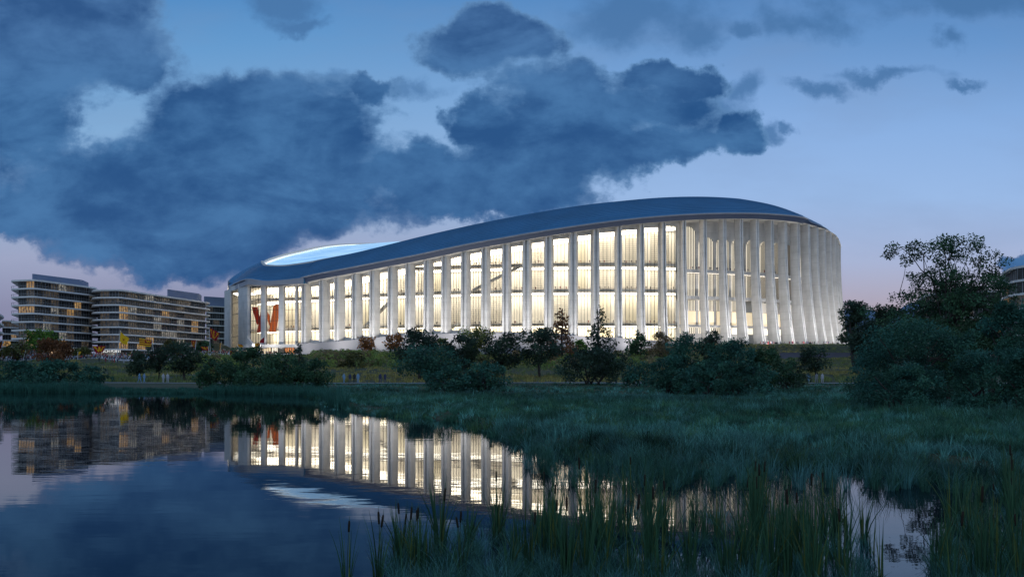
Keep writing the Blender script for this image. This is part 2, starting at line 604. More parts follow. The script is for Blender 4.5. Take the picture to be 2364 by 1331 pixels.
def superellipse():
    cx, cy, a, bb, phi, n = 10.945, 575.76, 208.6, 165.4, -0.2221, 2.2765
    T = np.linspace(0, 2 * np.pi, 6001)
    c, s = np.cos(T), np.sin(T)
    x = a * np.sign(c) * np.abs(c) ** (2 / n); y = bb * np.sign(s) * np.abs(s) ** (2 / n)
    return cx + x * np.cos(phi) - y * np.sin(phi), cy + x * np.sin(phi) + y * np.cos(phi)


SX, SY = superellipse()
spx = CX + F * SX / SY


def near_d(px):
    """distance of the nearer crossing of the facade curve with the ray of this column"""
    best = None
    for i in range(len(spx) - 1):
        a_, b_ = spx[i], spx[i + 1]
        if (a_ - px) * (b_ - px) <= 0 and a_ != b_:
            t = (px - a_) / (b_ - a_)
            d = SY[i] + (SY[i + 1] - SY[i]) * t
            if best is None or d < best:
                best = d
    return best


# front polyline (entrance facets, then the long curve, then round the far right end)
FR = []
E2, E1, E0 = (gx(522, 500), 500.0), (gx(572, 462), 462.0), (gx(706, 448), 448.0)
for (a_, b_) in ((E2, E1), (E1, E0)):
    nseg = 12
    for i in range(nseg):
        t = i / nseg
        FR.append((a_[0] + (b_[0] - a_[0]) * t, a_[1] + (b_[1] - a_[1]) * t))
for px in np.concatenate([np.arange(706, 1880, 4.0), np.arange(1880, 1922, 1.5)]):
    d = near_d(px)
    FR.append((gx(px, d), d))
i0 = int(np.argmin((SX - FR[-1][0]) ** 2 + (SY - FR[-1][1]) ** 2))
i = i0
step = 1 if SY[(i0 + 5) % 6000] > SY[i0] else -1
while math.hypot(SX[i % 6000] - FR[-1][0], SY[i % 6000] - FR[-1][1]) < 400 and len(FR) < 900:
    i += step
    q = (SX[i % 6000], SY[i % 6000])
    if math.hypot(q[0] - FR[-1][0], q[1] - FR[-1][1]) > 3:
        FR.append(q)
    if q[1] > 600:
        break
FR = np.array(FR)
FS = np.concatenate([[0], np.cumsum(np.hypot(np.diff(FR[:, 0]), np.diff(FR[:, 1])))])
FPX = CX + F * FR[:, 0] / FR[:, 1]
imax = int(np.argmax(FPX))


def s_at(px):
    return float(np.interp(px, FPX[:imax + 1], FS[:imax + 1]))


def fp(s):
    return np.array([np.interp(s, FS, FR[:, 0]), np.interp(s, FS, FR[:, 1])])


def fnorm(s, w=6.0):
    a_ = fp(max(0, s - w)); b_ = fp(min(FS[-1], s + w))
    t = (b_ - a_) / np.linalg.norm(b_ - a_)
    return t, np.array([t[1], -t[0]])     # tangent to the right, outward normal (towards the viewer)


def fo(s, k, w=6.0):
    t, n = fnorm(s, w)
    q = fp(s) + n * k
    return q


FIN_PX = [711, 754, 788, 828, 868, 909, 949, 991, 1031, 1076, 1122, 1170, 1217, 1267, 1323, 1375, 1427, 1478, 1527, 1572, 1618, 1662, 1699, 1735, 1768, 1798, 1826, 1850, 1869, 1886, 1899, 1910, 1916, 1921]
FIN_TOP = [655, 645, 638, 630, 621, 613, 604, 595, 587, 577, 568, 561, 553, 544, 536, 528, 522, 516.5, 512, 509, 507, 506.5, 506, 506.5, 508, 511, 515, 519.5, 526, 531, 537, 544, 552, 566]
FIN_BOT = [792, 791, 788, 784, 780, 776, 774, 771.5, 770, 769, 768.5, 768.5, 769, 771, 774, 777, 780, 784, 788, 791, 794, 795, 796, 796, 796, 796, 796, 796, 796, 796, 796, 796, 796, 796]
fs_ = [s_at(px) for px in FIN_PX]
SP = fs_[20] - fs_[19]
ztop = [zpy(t, fp(s)[1] - 3) for t, s in zip(FIN_TOP, fs_)]
zbot = [zpy(t, fp(s)[1] - 4) for t, s in zip(FIN_BOT, fs_)]
# a few more round the corner, outside this view
for k_ in range(4):
    fs_.append(fs_[-1] + 11.0); ztop.append(ztop[-1]); zbot.append(zbot[-1])


def z_top(s): return float(np.interp(s, fs_, ztop))
def z_bot(s): return float(np.interp(s, fs_, zbot))


def flare(s, f):
    """how far the foot of a fin sweeps out; f = 0 at the foot, 1 at the top"""
    a_ = np.interp(s, [s_at(1240), s_at(1500), s_at(1700)], [0.0, 3.6, 5.6])
    return a_ * (1 - f) ** 2.4


SECT = [(-2.4, 0.0), (-2.0, 2.4), (-1.6, 4.4), (-1.35, 4.8), (-0.55, 4.8), (-0.4, 3.7), (0.4, 3.7), (0.55, 4.8), (1.35, 4.8), (1.6, 4.4), (2.0, 2.4), (2.4, 0.0)]
for i, s in enumerate(fs_):
    p0 = fp(s); t, n = fnorm(s)
    zb, zt = z_bot(s) - (0.0 if i < 16 else 1.5), z_top(s) + 0.2
    nar = float(np.interp(FIN_PX[i] if i < len(FIN_PX) else 1921, [1323, 1480, 1580], [0, .45, 1]))
    sect = [(u * ((1 - nar) + nar * (.48 if abs(u) > 1.0 else .62)), v) for (u, v) in SECT]
    if nar > 0:
        sect = [(math.copysign(max(abs(q0[0]) * (1 - nar) + nar * (0.95 if abs(u0) > 1.0 else abs(q0[0]) * .8), 0.1), u0), v0) for q0, (u0, v0) in zip(sect, SECT)]
    b = MB(); rows = []
    NZ = 14
    for kz in range(NZ + 1):
        f = kz / NZ
        z = zb + (zt - zb) * f
        o = flare(s, f)
        ws = 1.0 + 0.10 * (1 - f) ** 2
        rows.append([(p0[0] + t[0] * u * ws + n[0] * (v + (o if v > 0.1 else o * 0.55)), p0[1] + t[1] * u * ws + n[1] * (v + (o if v > 0.1 else o * 0.55)), z) for (u, v) in sect])
    b.grid(rows)
    b.add(rows[-1], [tuple(range(len(SECT)))])
    b.build("fin", M['concrete'], ST)

# windows between the fins: concrete surround with rounded foot, pane, mullions
def rounded(hw, z0, z1, r, n=5):
    """opening outline, clockwise from the upper left, in (u, z)"""
    pts = [(-hw, z1), (hw, z1)]
    for k_ in range(n + 1):
        a_ = math.pi / 2 * k_ / n
        pts.append((hw - r + r * math.cos(a_), z0 + r - r * math.sin(a_)))
    for k_ in range(n + 1):
        a_ = math.pi / 2 * k_ / n
        pts.append((-hw + r - r * math.sin(a_), z0 + r - r * math.cos(a_)))
    return pts


for i in range(0, 19):
    s0, s1 = fs_[i], fs_[i + 1]
    sm = (s0 + s1) / 2
    c0 = fp(sm); t, n = fnorm(sm, (s1 - s0) / 2)
    hw_o = (s1 - s0) / 2 - (2.0 if i < 15 else 1.4)
    hw = (s1 - s0) / 2 - (2.55 if i < 15 else 1.9)
    zb0, zb1, zt0, zt1 = z_bot(s0), z_bot(s1), z_top(s0), z_top(s1)
    zb, zt = min(zb0, zb1), max(zt0, zt1)
    rise = 1.9 if i < 9 else (0.9 if i < 14 else -0.6)
    r = 1.5 if i < 9 else (0.4 if i < 14 else 0.02)
    oz0, oz1 = z_bot(sm) + rise, z_top(sm) - 1.9
    sl = (zt1 - zt0) / max(1e-6, (s1 - s0))

    def W3(u, v, z):
        return (c0[0] + t[0] * u + n[0] * v, c0[1] + t[1] * u + n[1] * v, z)
    op = rounded(hw, oz0, oz1, r)
    N_ = len(op)
    outer = []
    for (u, z) in op:
        if z > oz1 - 0.01:
            outer.append((math.copysign(hw_o, u), zt + 0.3))
        elif z < oz0 + r * 0.6:
            outer.append((hw_o * (1 if u > 0 else -1) if abs(u) > hw - r * 0.9 else u * hw_o / hw, zb - 0.3))
        else:
            outer.append((math.copysign(hw_o, u), z))
    w = MB()
    steps = [(0.0, 0.35), (0.33, 0.9), (0.66, 1.5), (1.0, 2.1)] if i < 4 else [(0.0, 0.35), (0.5, 1.0), (1.0, 1.6)]
    rows = []
    rows.append([W3(u, -0.25, z + sl * u * (1 if z > oz1 - .01 else 0)) for (u, z) in op])
    prevv = None
    for (f, v) in steps:
        pr = [((1 - f) * a_[0] + f * b_[0], (1 - f) * a_[1] + f * b_[1]) for a_, b_ in zip(op, outer)]
        if prevv is not None:
            rows.append([W3(u, prevv, z) for (u, z) in pr])
        rows.append([W3(u, v, z) for (u, z) in pr])
        prevv = v
    w.grid([list(q) for q in rows], close=True)
    frame = w.build("window", M['concrete'], ST)
    g = MB()
    g.add([W3(u, -0.1, z + sl * u * (1 if z > oz1 - .01 else 0)) for (u, z) in op], [tuple(range(N_))[::-1]])
    g.build("pane", M['glass'], ST, frame)
    g = MB()
    nm = 2 if i < 7 else 3
    for k_ in range(nm):
        u = -hw + 2 * hw * (k_ + 1) / (nm + 1)
        a_ = W3(u, 0.02, oz0 + 0.05); e_ = W3(u, 0.02, oz1 + sl * u)
        g.box(((a_[0] + e_[0]) / 2, (a_[1] + e_[1]) / 2, (a_[2] + e_[2]) / 2), (0.17, 0.35, e_[2] - a_[2]), t)
    g.build("mullion", M['mullion'], ST, frame)

# entrance block: flat facets of glass between wide piers
ENT = [(522, 536, 0), (556, 578, 1), (604, 616, 2), (645, 658, 2), (683, 688.5, 2), (703, 712, 2)]
ent_top = {0: (675, 684), 1: (655, 655), 2: (656, 656)}


def ent_z(px):
    d = fp(s_at(px))[1]
    return zpy(np.interp(px, [522, 572, 640, 706], [676, 655, 655, 655]), d)


def ent_zb(px):
    d = fp(s_at(px))[1]
    return zpy(np.interp(px, [522, 560, 572, 706], [812, 806, 797, 796]), d)


for (a_, b_, kd) in ENT:
    sa, sb = s_at(a_), s_at(b_)
    sm = (sa + sb) / 2
    b = MB()
    ca, cb = fp(sa), fp(sb)
    t = (cb - ca) / np.linalg.norm(cb - ca); n = np.array([t[1], -t[0]])
    depth = 1.2 if kd == 0 else (1.8 if kd == 1 else 1.4)
    poly = [ca - n * 0.5, cb - n * 0.5, cb + n * (depth - .4) - t * 0.15, cb + n * depth - t * 0.5, ca + n * depth + t * 0.5, ca + n * (depth - .4) + t * .15]
    mid = (a_ + b_) / 2
    b.prism([tuple(q) for q in poly], ent_zb(mid) - 2, ent_z(mid) + 1.0)
    b.build("entrance_pier", M['concrete'], ST)
for k_ in range(len(ENT) - 1):
    a_, b_ = ENT[k_][1], ENT[k_ + 1][0]
    sa, sb = s_at(a_), s_at(b_)
    ca, cb = fp(sa), fp(sb)
    L_ = np.linalg.norm(cb - ca); t = (cb - ca) / L_; n = np.array([t[1], -t[0]])
    za, zb_, z0 = ent_z(a_) - (1.5 if k_ else 0.5), ent_z(b_) - 1.5, ent_zb((a_ + b_) / 2) + 0.6
    g = MB()
    nb_ = max(3, int(L_ / 1.9))
    for j in range(nb_ + 1):
        f = j / nb_
        q = ca + t * L_ * f + n * 0.1
        zt = za + (zb_ - za) * f
        g.box((q[0], q[1], (z0 + zt) / 2), (0.16, 0.3, zt - z0), t)
    for f in (0.03, 0.22, 0.41, 0.60, 0.79, 0.99):
        z = z0 + (min(za, zb_) - z0) * f
        q = (ca + cb) / 2 + n * 0.1
        g.box((q[0], q[1], z), (L_, 0.24, 0.2), t)
    win = g.build("entrance_window", M['mullion'], ST)
    g = MB()
    g.quad((ca[0], ca[1], z0), (cb[0], cb[1], z0), (cb[0], cb[1], zb_), (ca[0], ca[1], za))
    g.build("pane", M['glass'], ST, win)
    g = MB()   # header above the glass
    g.add([(ca[0] + n[0] * 1.2, ca[1] + n[1] * 1.2, za), (cb[0] + n[0] * 1.2, cb[1] + n[1] * 1.2, zb_), (cb[0] + n[0] * 1.2, cb[1] + n[1] * 1.2, zb_ + 3.5), (ca[0] + n[0] * 1.2, ca[1] + n[1] * 1.2, za + 3.5),
           (ca[0], ca[1], za), (cb[0], cb[1], zb_)], [(0, 1, 2, 3), (4, 5, 1, 0)])
    g.build("entrance_header", M['concrete'], ST)

# plinth under the window sills and the ledge under the entrance
srange = np.linspace(s_at(700), s_at(1640), 80)
b = MB(); rows = [[], [], [], []]
for s in srange:
    zb = z_bot(s)
    gro = max(8.0, zb - 11)
    for r_, (k_, z) in enumerate(((-1.0, zb + 0.02), (5.9, zb - 0.03), (6.3, zb - 2.6), (7.6, gro))):
        q = fo(s, k_ + flare(s, 0) * (0 if k_ < 0 else 1))
        rows[r_].append((q[0], q[1], z))
b.grid([r[::-1] for r in rows])
b.build("plinth", M['plinth'], ST)
b = MB(); rows = [[], [], [], []]
for px in np.linspace(570, 706, 12):
    s = s_at(px)
    zb = ent_zb(px)
    for r_, (k_, z) in enumerate(((-3, zb + 0.4), (5.5, zb + 0.4), (5.5, zb - 1.4), (-3, zb - 1.4))):
        q = fo(s, k_, 2)
        rows[r_].append((q[0], q[1], z))
b.grid([r[::-1] for r in rows])
b.build("entrance_ledge", M['concrete'], ST)
# lit shop fronts under the entrance ledge
k_ = 0
for (a_, b_, mt) in ((600, 622, 'backwarm'), (624, 638, 'backlit'), (640, 652, 'shopdark'), (654, 676, 'orangepanel'), (678, 700, 'plinth')):
    if mt == 'shopdark': M[mt] = mat("dim shop interior", (0.10, 0.08, 0.07), 0.5, emit=(0.5, 0.55, 0.5), estr=0.10)
    if mt == 'orangepanel': M[mt] = mat("orange lit cladding", (0.55, 0.22, 0.08), 0.5, emit=(0.9, 0.3, 0.08), estr=0.35, var=0.4, scale=0.6)
    ca, cb = fo(s_at(a_), -1.5, 2), fo(s_at(b_), -1.5, 2)
    z1, z0 = ent_zb((a_ + b_) / 2) - 1.4, ent_zb((a_ + b_) / 2) - 7
    b = MB()
    b.quad((ca[0], ca[1], z0), (cb[0], cb[1], z0), (cb[0], cb[1], z1), (ca[0], ca[1], z1))
    sf = b.build("shopfront", M[mt], ST)
    g = MB(); L_ = np.linalg.norm(cb - ca); t = (cb - ca) / L_; n = np.array([t[1], -t[0]])
    for f in np.linspace(0, 1, 5):
        q = ca + t * L_ * f + n * 0.15
        g.box((q[0], q[1], (z0 + z1) / 2), (0.18, 0.2, z1 - z0), t)
    g.build("frame", M['mullion'], ST, sf)
# white raked stair arm beside the entrance
b = MB()
b.bar(P(571, 783, 446), P(583, 797, 443), 1.2, 2.4)
b.bar(P(583, 797, 443), P(602, 797, 443), 1.2, 2.0)
b.build("stair_parapet", M['concrete'], ST)


# ---- roof: outline ring (lip of the eave) and opening ring, matched point by point
def R3(px, d, py=None, z=None):
    return (gx(px, d), d, zpy(py, d) if z is None else z)


def near_off(px, k_):
    q = fo(s_at(px), k_)
    return q[0], q[1]


ring_out, ring_in = [], []
for (a_, c_) in (((530, 495, 659), (604, 515, 605)), ((546, 474, 651), (608, 503, 611)), ((572, 456, 643), (616, 495, 614)), ((616, 450, 648), (649, 487, 615)),
                 ((660, 445, 645), (680, 483, 612)), ((703, 440, 640), (720, 479, 606))):
    ring_out.append(R3(a_[0], a_[1], a_[2])); ring_in.append(R3(c_[0], c_[1], c_[2]))
for (px, lip, ipx, inset, ipy) in ((718, 639.5, 738, 32, 601), (754, 631, 770, 33, 594), (820, 618, 828, 35, 582), (909, 600, 907, 37, 562.5), (970, 588, 964, 37, 548), (1031, 574.5, 1015, 38, 536), (1100, 560, 1080, 38, 521.5), (1170, 547, 1145, 38, 508),
                                (1245, 533.5, 1215, 39, 495), (1323, 521, 1285, 40, 483), (1400, 510, 1355, 41, 472.5), (1478, 501, 1430, 42, 464.5), (1550, 495, 1500, 43, 458), (1618, 491.5, 1560, 45, 455), (1680, 490.5, 1615, 48, 454.5),
                                (1735, 491.5, 1660, 52, 456), (1785, 495, 1700, 56, 459), (1826, 501, 1730, 60, 464)):
    q = near_off(px, 8.6); d = q[1]
    ring_out.append((q[0], q[1], zpy(lip, d)))
    di = fp(s_at(px))[1] + inset
    ring_in.append(R3(ipx, di, ipy))
for (a_, c_) in (((1872, 455, 511), (1755, 500, 468)), ((1906, 476, 526), (1780, 525, 475)), ((1924, 500, 545), (1795, 550, 484))):
    ring_out.append(R3(*a_)); ring_in.append(R3(*c_))
for (a_, c_) in (((1922, 540, None, 93), (1790, 580, None, 112)), ((1860, 600, None, 96), (1730, 610, None, 113)), ((1740, 660, None, 98), (1640, 640, None, 113)), ((1550, 710, None, 100), (1480, 672, None, 113)), ((1250, 745, None, 105), (1220, 697, None, 114)),
                 ((980, 750, None, 108), (1000, 703, None, 116)), ((830, 740, None, 107), (872, 698, None, 116.5)), ((690, 700, None, 98), (762, 662, None, 109)), ((590, 630, None, 86), (680, 610, None, 95.5)), ((548, 572, None, 73), (628, 560, None, 83.5)), ((529, 530, None, 64.5), (607, 533, None, 77))):
    ring_out.append(R3(*a_)); ring_in.append(R3(*c_))


def catmull(P_, per=8):
    P_ = np.array(P_); n = len(P_); out = []
    for i in range(n):
        p0, p1, p2, p3 = P_[i - 1], P_[i], P_[(i + 1) % n], P_[(i + 2) % n]
        for j in range(per):
            t = j / per
            out.append(0.5 * ((2 * p1) + (-p0 + p2) * t + (2 * p0 - 5 * p1 + 4 * p2 - p3) * t * t + (-p0 + 3 * p1 - 3 * p2 + p3) * t ** 3))
    return np.array(out)


RO = catmull(ring_out); RI = catmull(ring_in)
NR = len(RO)
# stepped courses of blue metal
NC = 15
b = MB(); rows = []
for k_ in range(NC):
    u0, u1 = k_ / NC, (k_ + 1) / NC
    for u, dz in ((u0, 0.45 if k_ else 0.0), (u1, 0.0)):
        q = RO + (RI - RO) * u
        h = (1.6 * math.sin(math.pi * min(1, u * 1.0)) ** 1.0)
        q = q.copy(); q[:, 2] += h * 0.8 + dz
        rows.append([tuple(v) for v in q])
b.grid([r[::-1] for r in rows], close=True)
b.build("roof", M['roofmetal'], ST)
# lip, fascia and soffit
cen = RO[:, :2].mean(0)
inw = cen - RO[:, :2]; inw /= np.linalg.norm(inw, axis=1)[:, None]
pxo = CX + F * RO[:, 0] / RO[:, 1]


def ring(k_in, dz):
    q = RO.copy(); q[:, :2] += inw * k_in; q[:, 2] += dz
    return [tuple(v) for v in q]


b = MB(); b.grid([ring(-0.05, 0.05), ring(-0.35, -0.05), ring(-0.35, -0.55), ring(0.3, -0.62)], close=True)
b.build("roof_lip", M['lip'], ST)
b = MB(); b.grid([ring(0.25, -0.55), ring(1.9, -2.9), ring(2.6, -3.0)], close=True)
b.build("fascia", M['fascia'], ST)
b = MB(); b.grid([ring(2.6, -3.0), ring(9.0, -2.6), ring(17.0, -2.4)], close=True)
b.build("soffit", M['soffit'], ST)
# pale entrance canopy edge in front of the fascia, with its folded return
cv = [(527, 497, 661, 675), (548, 474, 651.5, 666), (572, 455, 643.5, 656), (594, 452, 647, 658), (616, 449.5, 648.5, 658), (660, 444.5, 645, 656), (701, 439, 640.5, 654)]
b = MB()
top = [R3(a_, d, y0) for (a_, d, y0, y1) in cv]; bot = [R3(a_, d, y1) for (a_, d, y0, y1) in cv]
bk = [(q[0] * 1.02, q[1] + 9, q[2] + 0.4) for q in bot]
b.grid([top[::-1], bot[::-1], bk[::-1]])
b.build("entrance_canopy", M['fascia_white'], ST)
b = MB()
q1, q2, q3, q4 = R3(701, 438.8, 640), R3(712, 443, 655), R3(714, 443, 641), R3(724, 449, 622)
q5, q6 = R3(713, 447, 626), R3(701, 438.8, 654)
b.add([q1, q2, q3, q4, q5, q6], [(0, 2, 3), (0, 3, 4), (0, 5, 1, 2)])
b.build("roof_fold", M['roofmetal'], ST)

# rim of the roof opening and the translucent roof inside it
b = MB()
cin = RI[:, :2].mean(0)
ii_ = cin - RI[:, :2]; ii_ /= np.linalg.norm(ii_, axis=1)[:, None]


def ringi(k_in, dz):
    q = RI.copy(); q[:, :2] += ii_ * k_in; q[:, 2] += dz
    return [tuple(v) for v in q]


near_ = np.clip(np.interp(np.arange(NR), [40, 76, 206, 236], [1, 0, 0, 1]), 0, 1)        # along the crest over the facade the rim sits flush with the roof
b.grid([ringi(-0.6, -0.4), ringi(-0.3, near_ * 1.5 - .5), ringi(1.1, near_ * 1.5 - .5), ringi(1.5, -0.9)], close=True)
M['rim'] = mat("lit opening rim", (0.6, 0.56, 0.5), 0.5, var=0.05)
b.build("opening_rim", M['rim'], ST)
m, nt, p = newmat("translucent roof")
t_ = nt.nodes.new("ShaderNodeTexCoord")
mp = nt.nodes.new("ShaderNodeMapping"); mp.inputs["Scale"].default_value = (0.02, 0.10, 0.10); mp.inputs["Rotation"].default_value = (0, 0, 0.35)
nt.links.new(t_.outputs["Object"], mp.inputs[0])
n = nt.nodes.new("ShaderNodeTexNoise"); n.inputs["Scale"].default_value = 1.6; n.inputs["Detail"].default_value = 7; n.inputs["Roughness"].default_value = 0.65
nt.links.new(mp.outputs[0], n.inputs["Vector"])
r = nt.nodes.new("ShaderNodeValToRGB"); r.color_ramp.elements[0].position = 0.30; r.color_ramp.elements[1].position = 0.72
r.color_ramp.elements[0].color = (0.08, 0.30, 0.66, 1); r.color_ramp.elements[1].color = (0.62, 0.88, 1.0, 1)
nt.links.new(n.outputs[0], r.inputs[0])
nt.links.new(r.outputs[0], p.inputs["Emission Color"])
p.inputs["Emission Strength"].default_value = 0.75
p.inputs["Base Color"].default_value = (0.5, 0.6, 0.7, 1); p.inputs["Roughness"].default_value = 0.15
M['etfe'] = m
zc = float(RI[:, 2].mean())
b = MB(); rows = []
for u in (0.0, 0.04, 0.1, 0.2, 0.35, 0.55, 0.8):
    q = RI.copy()
    c3 = np.array([cin[0], cin[1], zc])
    q[:, :2] += ii_ * 1.3 * (1 - u)
    q = q * (1 - u) + c3 * u
    q[:, 2] += -0.9 + 3.0 * u * (1 - u)
    rows.append([tuple(v) for v in q])
b.grid([r_[::-1] for r_ in rows], close=True)
o = b.v[-NR:]
b.add(o, [tuple(range(NR))])
b.build("translucent_roof", M['etfe'], ST, smooth=True)
# white glare along the glass edge, put into a glowing band
b = MB(); b.grid([ringi(1.4, -0.5), ringi(3.2, -0.35)], close=True)
M['edgeglow'] = mat("white edge glare", (0.9, 0.9, 0.9), var=0, emit=(1, 0.98, 0.93), estr=0.95)
b.build("edge_glare", M['edgeglow'], ST)

# ---- interior: galleries, core wall, stairs, lamps
Z1, Z2, Z3 = 28.2, 46.2, 60.0
sI = np.arange(8, s_at(1921), 6.0)
s_g1 = s_at(1574)


def ribbon(name, k0, k1, za, zb, m_, s_a, s_b, flip=False, n=None, par=None, wn_=10.0):
    """strip along the front between two insets (k0,za)->(k1,zb); za, zb numbers or functions of s"""
    n = n or max(3, int((s_b - s_a) / 6))
    r0, r1 = [], []
    for s in np.linspace(s_a, s_b, n):
        q0 = fo(s, k0, wn_); q1 = fo(s, k1, wn_)
        r0.append((q0[0], q0[1], za(s) if callable(za) else za)); r1.append((q1[0], q1[1], zb(s) if callable(zb) else zb))
    b_ = MB(); b_.grid([r1, r0] if flip else [r0, r1])
    return b_.build(name, m_, ST, par)


def slab(name, k_front, k_back, z, th, m_, s_a, s_b):
    n = max(3, int((s_b - s_a) / 6))
    rows = [[], [], [], []]
    for s in np.linspace(s_a, s_b, n):
        a_ = fo(s, k_front, 12); c_ = fo(s, k_back, 12)
        rows[0].append((c_[0], c_[1], z)); rows[1].append((a_[0], a_[1], z)); rows[2].append((a_[0], a_[1], z - th)); rows[3].append((c_[0], c_[1], z - th))
    b_ = MB(); b_.grid([r_[::-1] for r_ in rows])
    return b_.build(name, m_, ST)


sA, sB = s_at(540), s_at(1921)
def z_eave(s): return z_top(s) - 1.0 if s > fs_[0] else ztop[0] - 1.0
KW = -24.0
ribbon("core_wall", KW, KW, lambda s: 10.0, lambda s: z_eave(s) + 3, M['inwhite'], 14, s_g1 + 30, wn_=20)
ribbon("concourse_floor", -0.6, KW, lambda s: 17.0 if s < fs_[0] else z_bot(s) + 0.1, lambda s: 17.0 if s < fs_[0] else z_bot(s) + 0.1, M['inbeige'], 14, s_g1, wn_=20)
ribbon("concourse_ceiling", 0.3, KW, lambda s: z_eave(s) + 0.2, lambda s: z_eave(s) + 2, M['inwhite'], 14, s_g1, wn_=20)
slab("gallery_slab", -7, KW, Z1, 1.3, M['slab'], 16, s_g1 + 16)
slab("gallery_slab", -7, KW, Z2, 1.3, M['slab'], 16, s_g1 + 16)
slab("gallery_slab", -7, KW, Z3, 1.3, M['slab'], s_at(940), s_g1 + 16)
for z, sa in ((Z1, 16), (Z2, 16), (Z3, s_at(945))):
    ribbon("gallery_balustrade", -7.1, -7.1, z, z + 1.0, glassmat("balustrade glass", (0.86, 0.86, 0.88)), sa, s_g1, wn_=12)
for z, sa in ((Z1 - 1.35, 18), (Z2 - 1.35, 18), (Z3 - 1.35, s_at(945))):
    ribbon("ceiling_lamp", -14, -23, z, z, M['lamp'], sa, s_g1 + 14, wn_=12, flip=False)
ribbon("ceiling_lamp", -12.0, -22, lambda s: z_eave(s) + 0.1, lambda s: z_eave(s) + 0.1, M['lamp'], 18, s_g1 + 14, wn_=12)
# return wall and ceiling light at the left end of the entrance
b = MB()
ew = [(gx(524, 500) + .5, 500.0), (gx(538, 526), 526.0), (gx(614, 521), 521.0), (gx(672, 508), 508.0)]
b.grid([[(q[0], q[1], 12) for q in ew], [(q[0], q[1], 61) for q in ew]])
b.build("return_wall", M['inwhite'], ST)
b = MB(); b.quad((gx(536, 504), 504, 53), (gx(566, 486), 486, 53), (gx(592, 512), 512, 53), (gx(548, 521), 521, 53))
b.build("ceiling_lamp", M['lamp'], ST)
# darker portals, ribbed panels on the core wall
rr = random.Random(5)
s = 20.0
while s < s_g1 - 8:
    L_ = rr.uniform(6, 13)
    for (za, zb) in ((18, Z1 - 1.5), (Z1, Z2 - 1.5), (Z2, None)):
        top = zb if zb else min(z_eave(s), z_eave(s + L_)) - 0.5
        if top - za < 3: continue
        kd = rr.random()
        if kd < 0.26:
            b = MB()
            z = za + 1.0
            while z < top - 0.5:
                rows = [[], []]
                for q_ in np.linspace(s, s + L_, 4):
                    a_ = fo(q_, KW + 0.5, 20)
                    rows[0].append((a_[0], a_[1], z)); rows[1].append((a_[0], a_[1], z + 0.35))
                b.grid(rows)
                z += 1.05
            b.build("ribbed_panel", M['rib'], ST)
        elif kd < 0.52:
            ribbon("wall_panel", KW + 0.4, KW + 0.4, za, lambda q_: top - 0.4, M['inbeige'], s, s + L_, wn_=20)
    s += L_ + rr.uniform(1, 5)
# inclined stairs crossing between galleries
for (a_, b_, za, zb) in ((832, 912, Z1, Z2), (1086, 1212, Z2, Z3), (980, 1052, 20, Z1), (1330, 1262, 22, Z1)):
    sa, sb = s_at(a_), s_at(b_)
    b = MB()
    n_ = 10
    for j in range(n_):
        f0, f1 = j / n_, (j + 1) / n_
        q0 = fo(sa + (sb - sa) * f0, -5.6, 10); q1 = fo(sa + (sb - sa) * f1, -5.6, 10)
        b.bar((q0[0], q0[1], za + (zb - za) * f0), (q1[0], q1[1], za + (zb - za) * f1), 2.2, 1.3)
    b.build("staircase", M['slab'], ST)

# open right-hand colonnade: galleries with arched, slatted, back-lit screens
sC0, sC1 = s_at(1570), FS[-1] - 4
KC = -6.5
ribbon("colonnade_wall", KC, KC, lambda s: 12, lambda s: z_top(s) + 2, M['concrete'], sC0, sC1, wn_=12)
ribbon("colonnade_ceiling", 5, KC, lambda s: z_top(s) + 0.4, lambda s: z_top(s) + 0.4, M['soffit'], sC0, sC1, wn_=12)
for py, th in ((626, 1.5), (686, 1.6), (751, 1.2)):
    z = zpy(py, 420)
    slab("colonnade_gallery", -2.0, KC, z, th, M['concrete'], sC0, sC1)
zg1, zg2, zg3 = zpy(626, 420), zpy(686, 420), zpy(751, 420)


def arch_screen(sm, hw, z0, z1, name, panel, nsl, arch=True, kk=KC + 0.25):
    c0 = fp(sm); t, n = fnorm(sm)

    def A3(u, v, z): return (c0[0] + t[0] * u + n[0] * v, c0[1] + t[1] * u + n[1] * v, z)
    pts = [(-hw, z0), (hw, z0)]
    if arch:
        for j in range(11):
            a_ = math.pi * j / 10
            pts.append((hw * math.cos(a_), z1 - hw + hw * math.sin(a_)))
    else:
        pts += [(hw, z1), (-hw, z1)]
    b_ = MB()
    b_.add([A3(u, kk, z) for (u, z) in pts], [tuple(range(len(pts)))])
    ob = b_.build(name, panel, ST)
    if nsl:
        b_ = MB()
        for j in range(nsl):
            u = -hw + 2 * hw * (j + 0.5) / nsl
            zt = z1 - hw + math.sqrt(max(0, hw * hw - u * u)) if arch else z1
            q = A3(u, kk + 0.35, (z0 + zt) / 2)
            b_.box(q, (2 * hw / nsl * 0.42, 0.3, zt - z0), t)
        b_.build("screen_slat", M['slat'], ST, ob)
    return ob


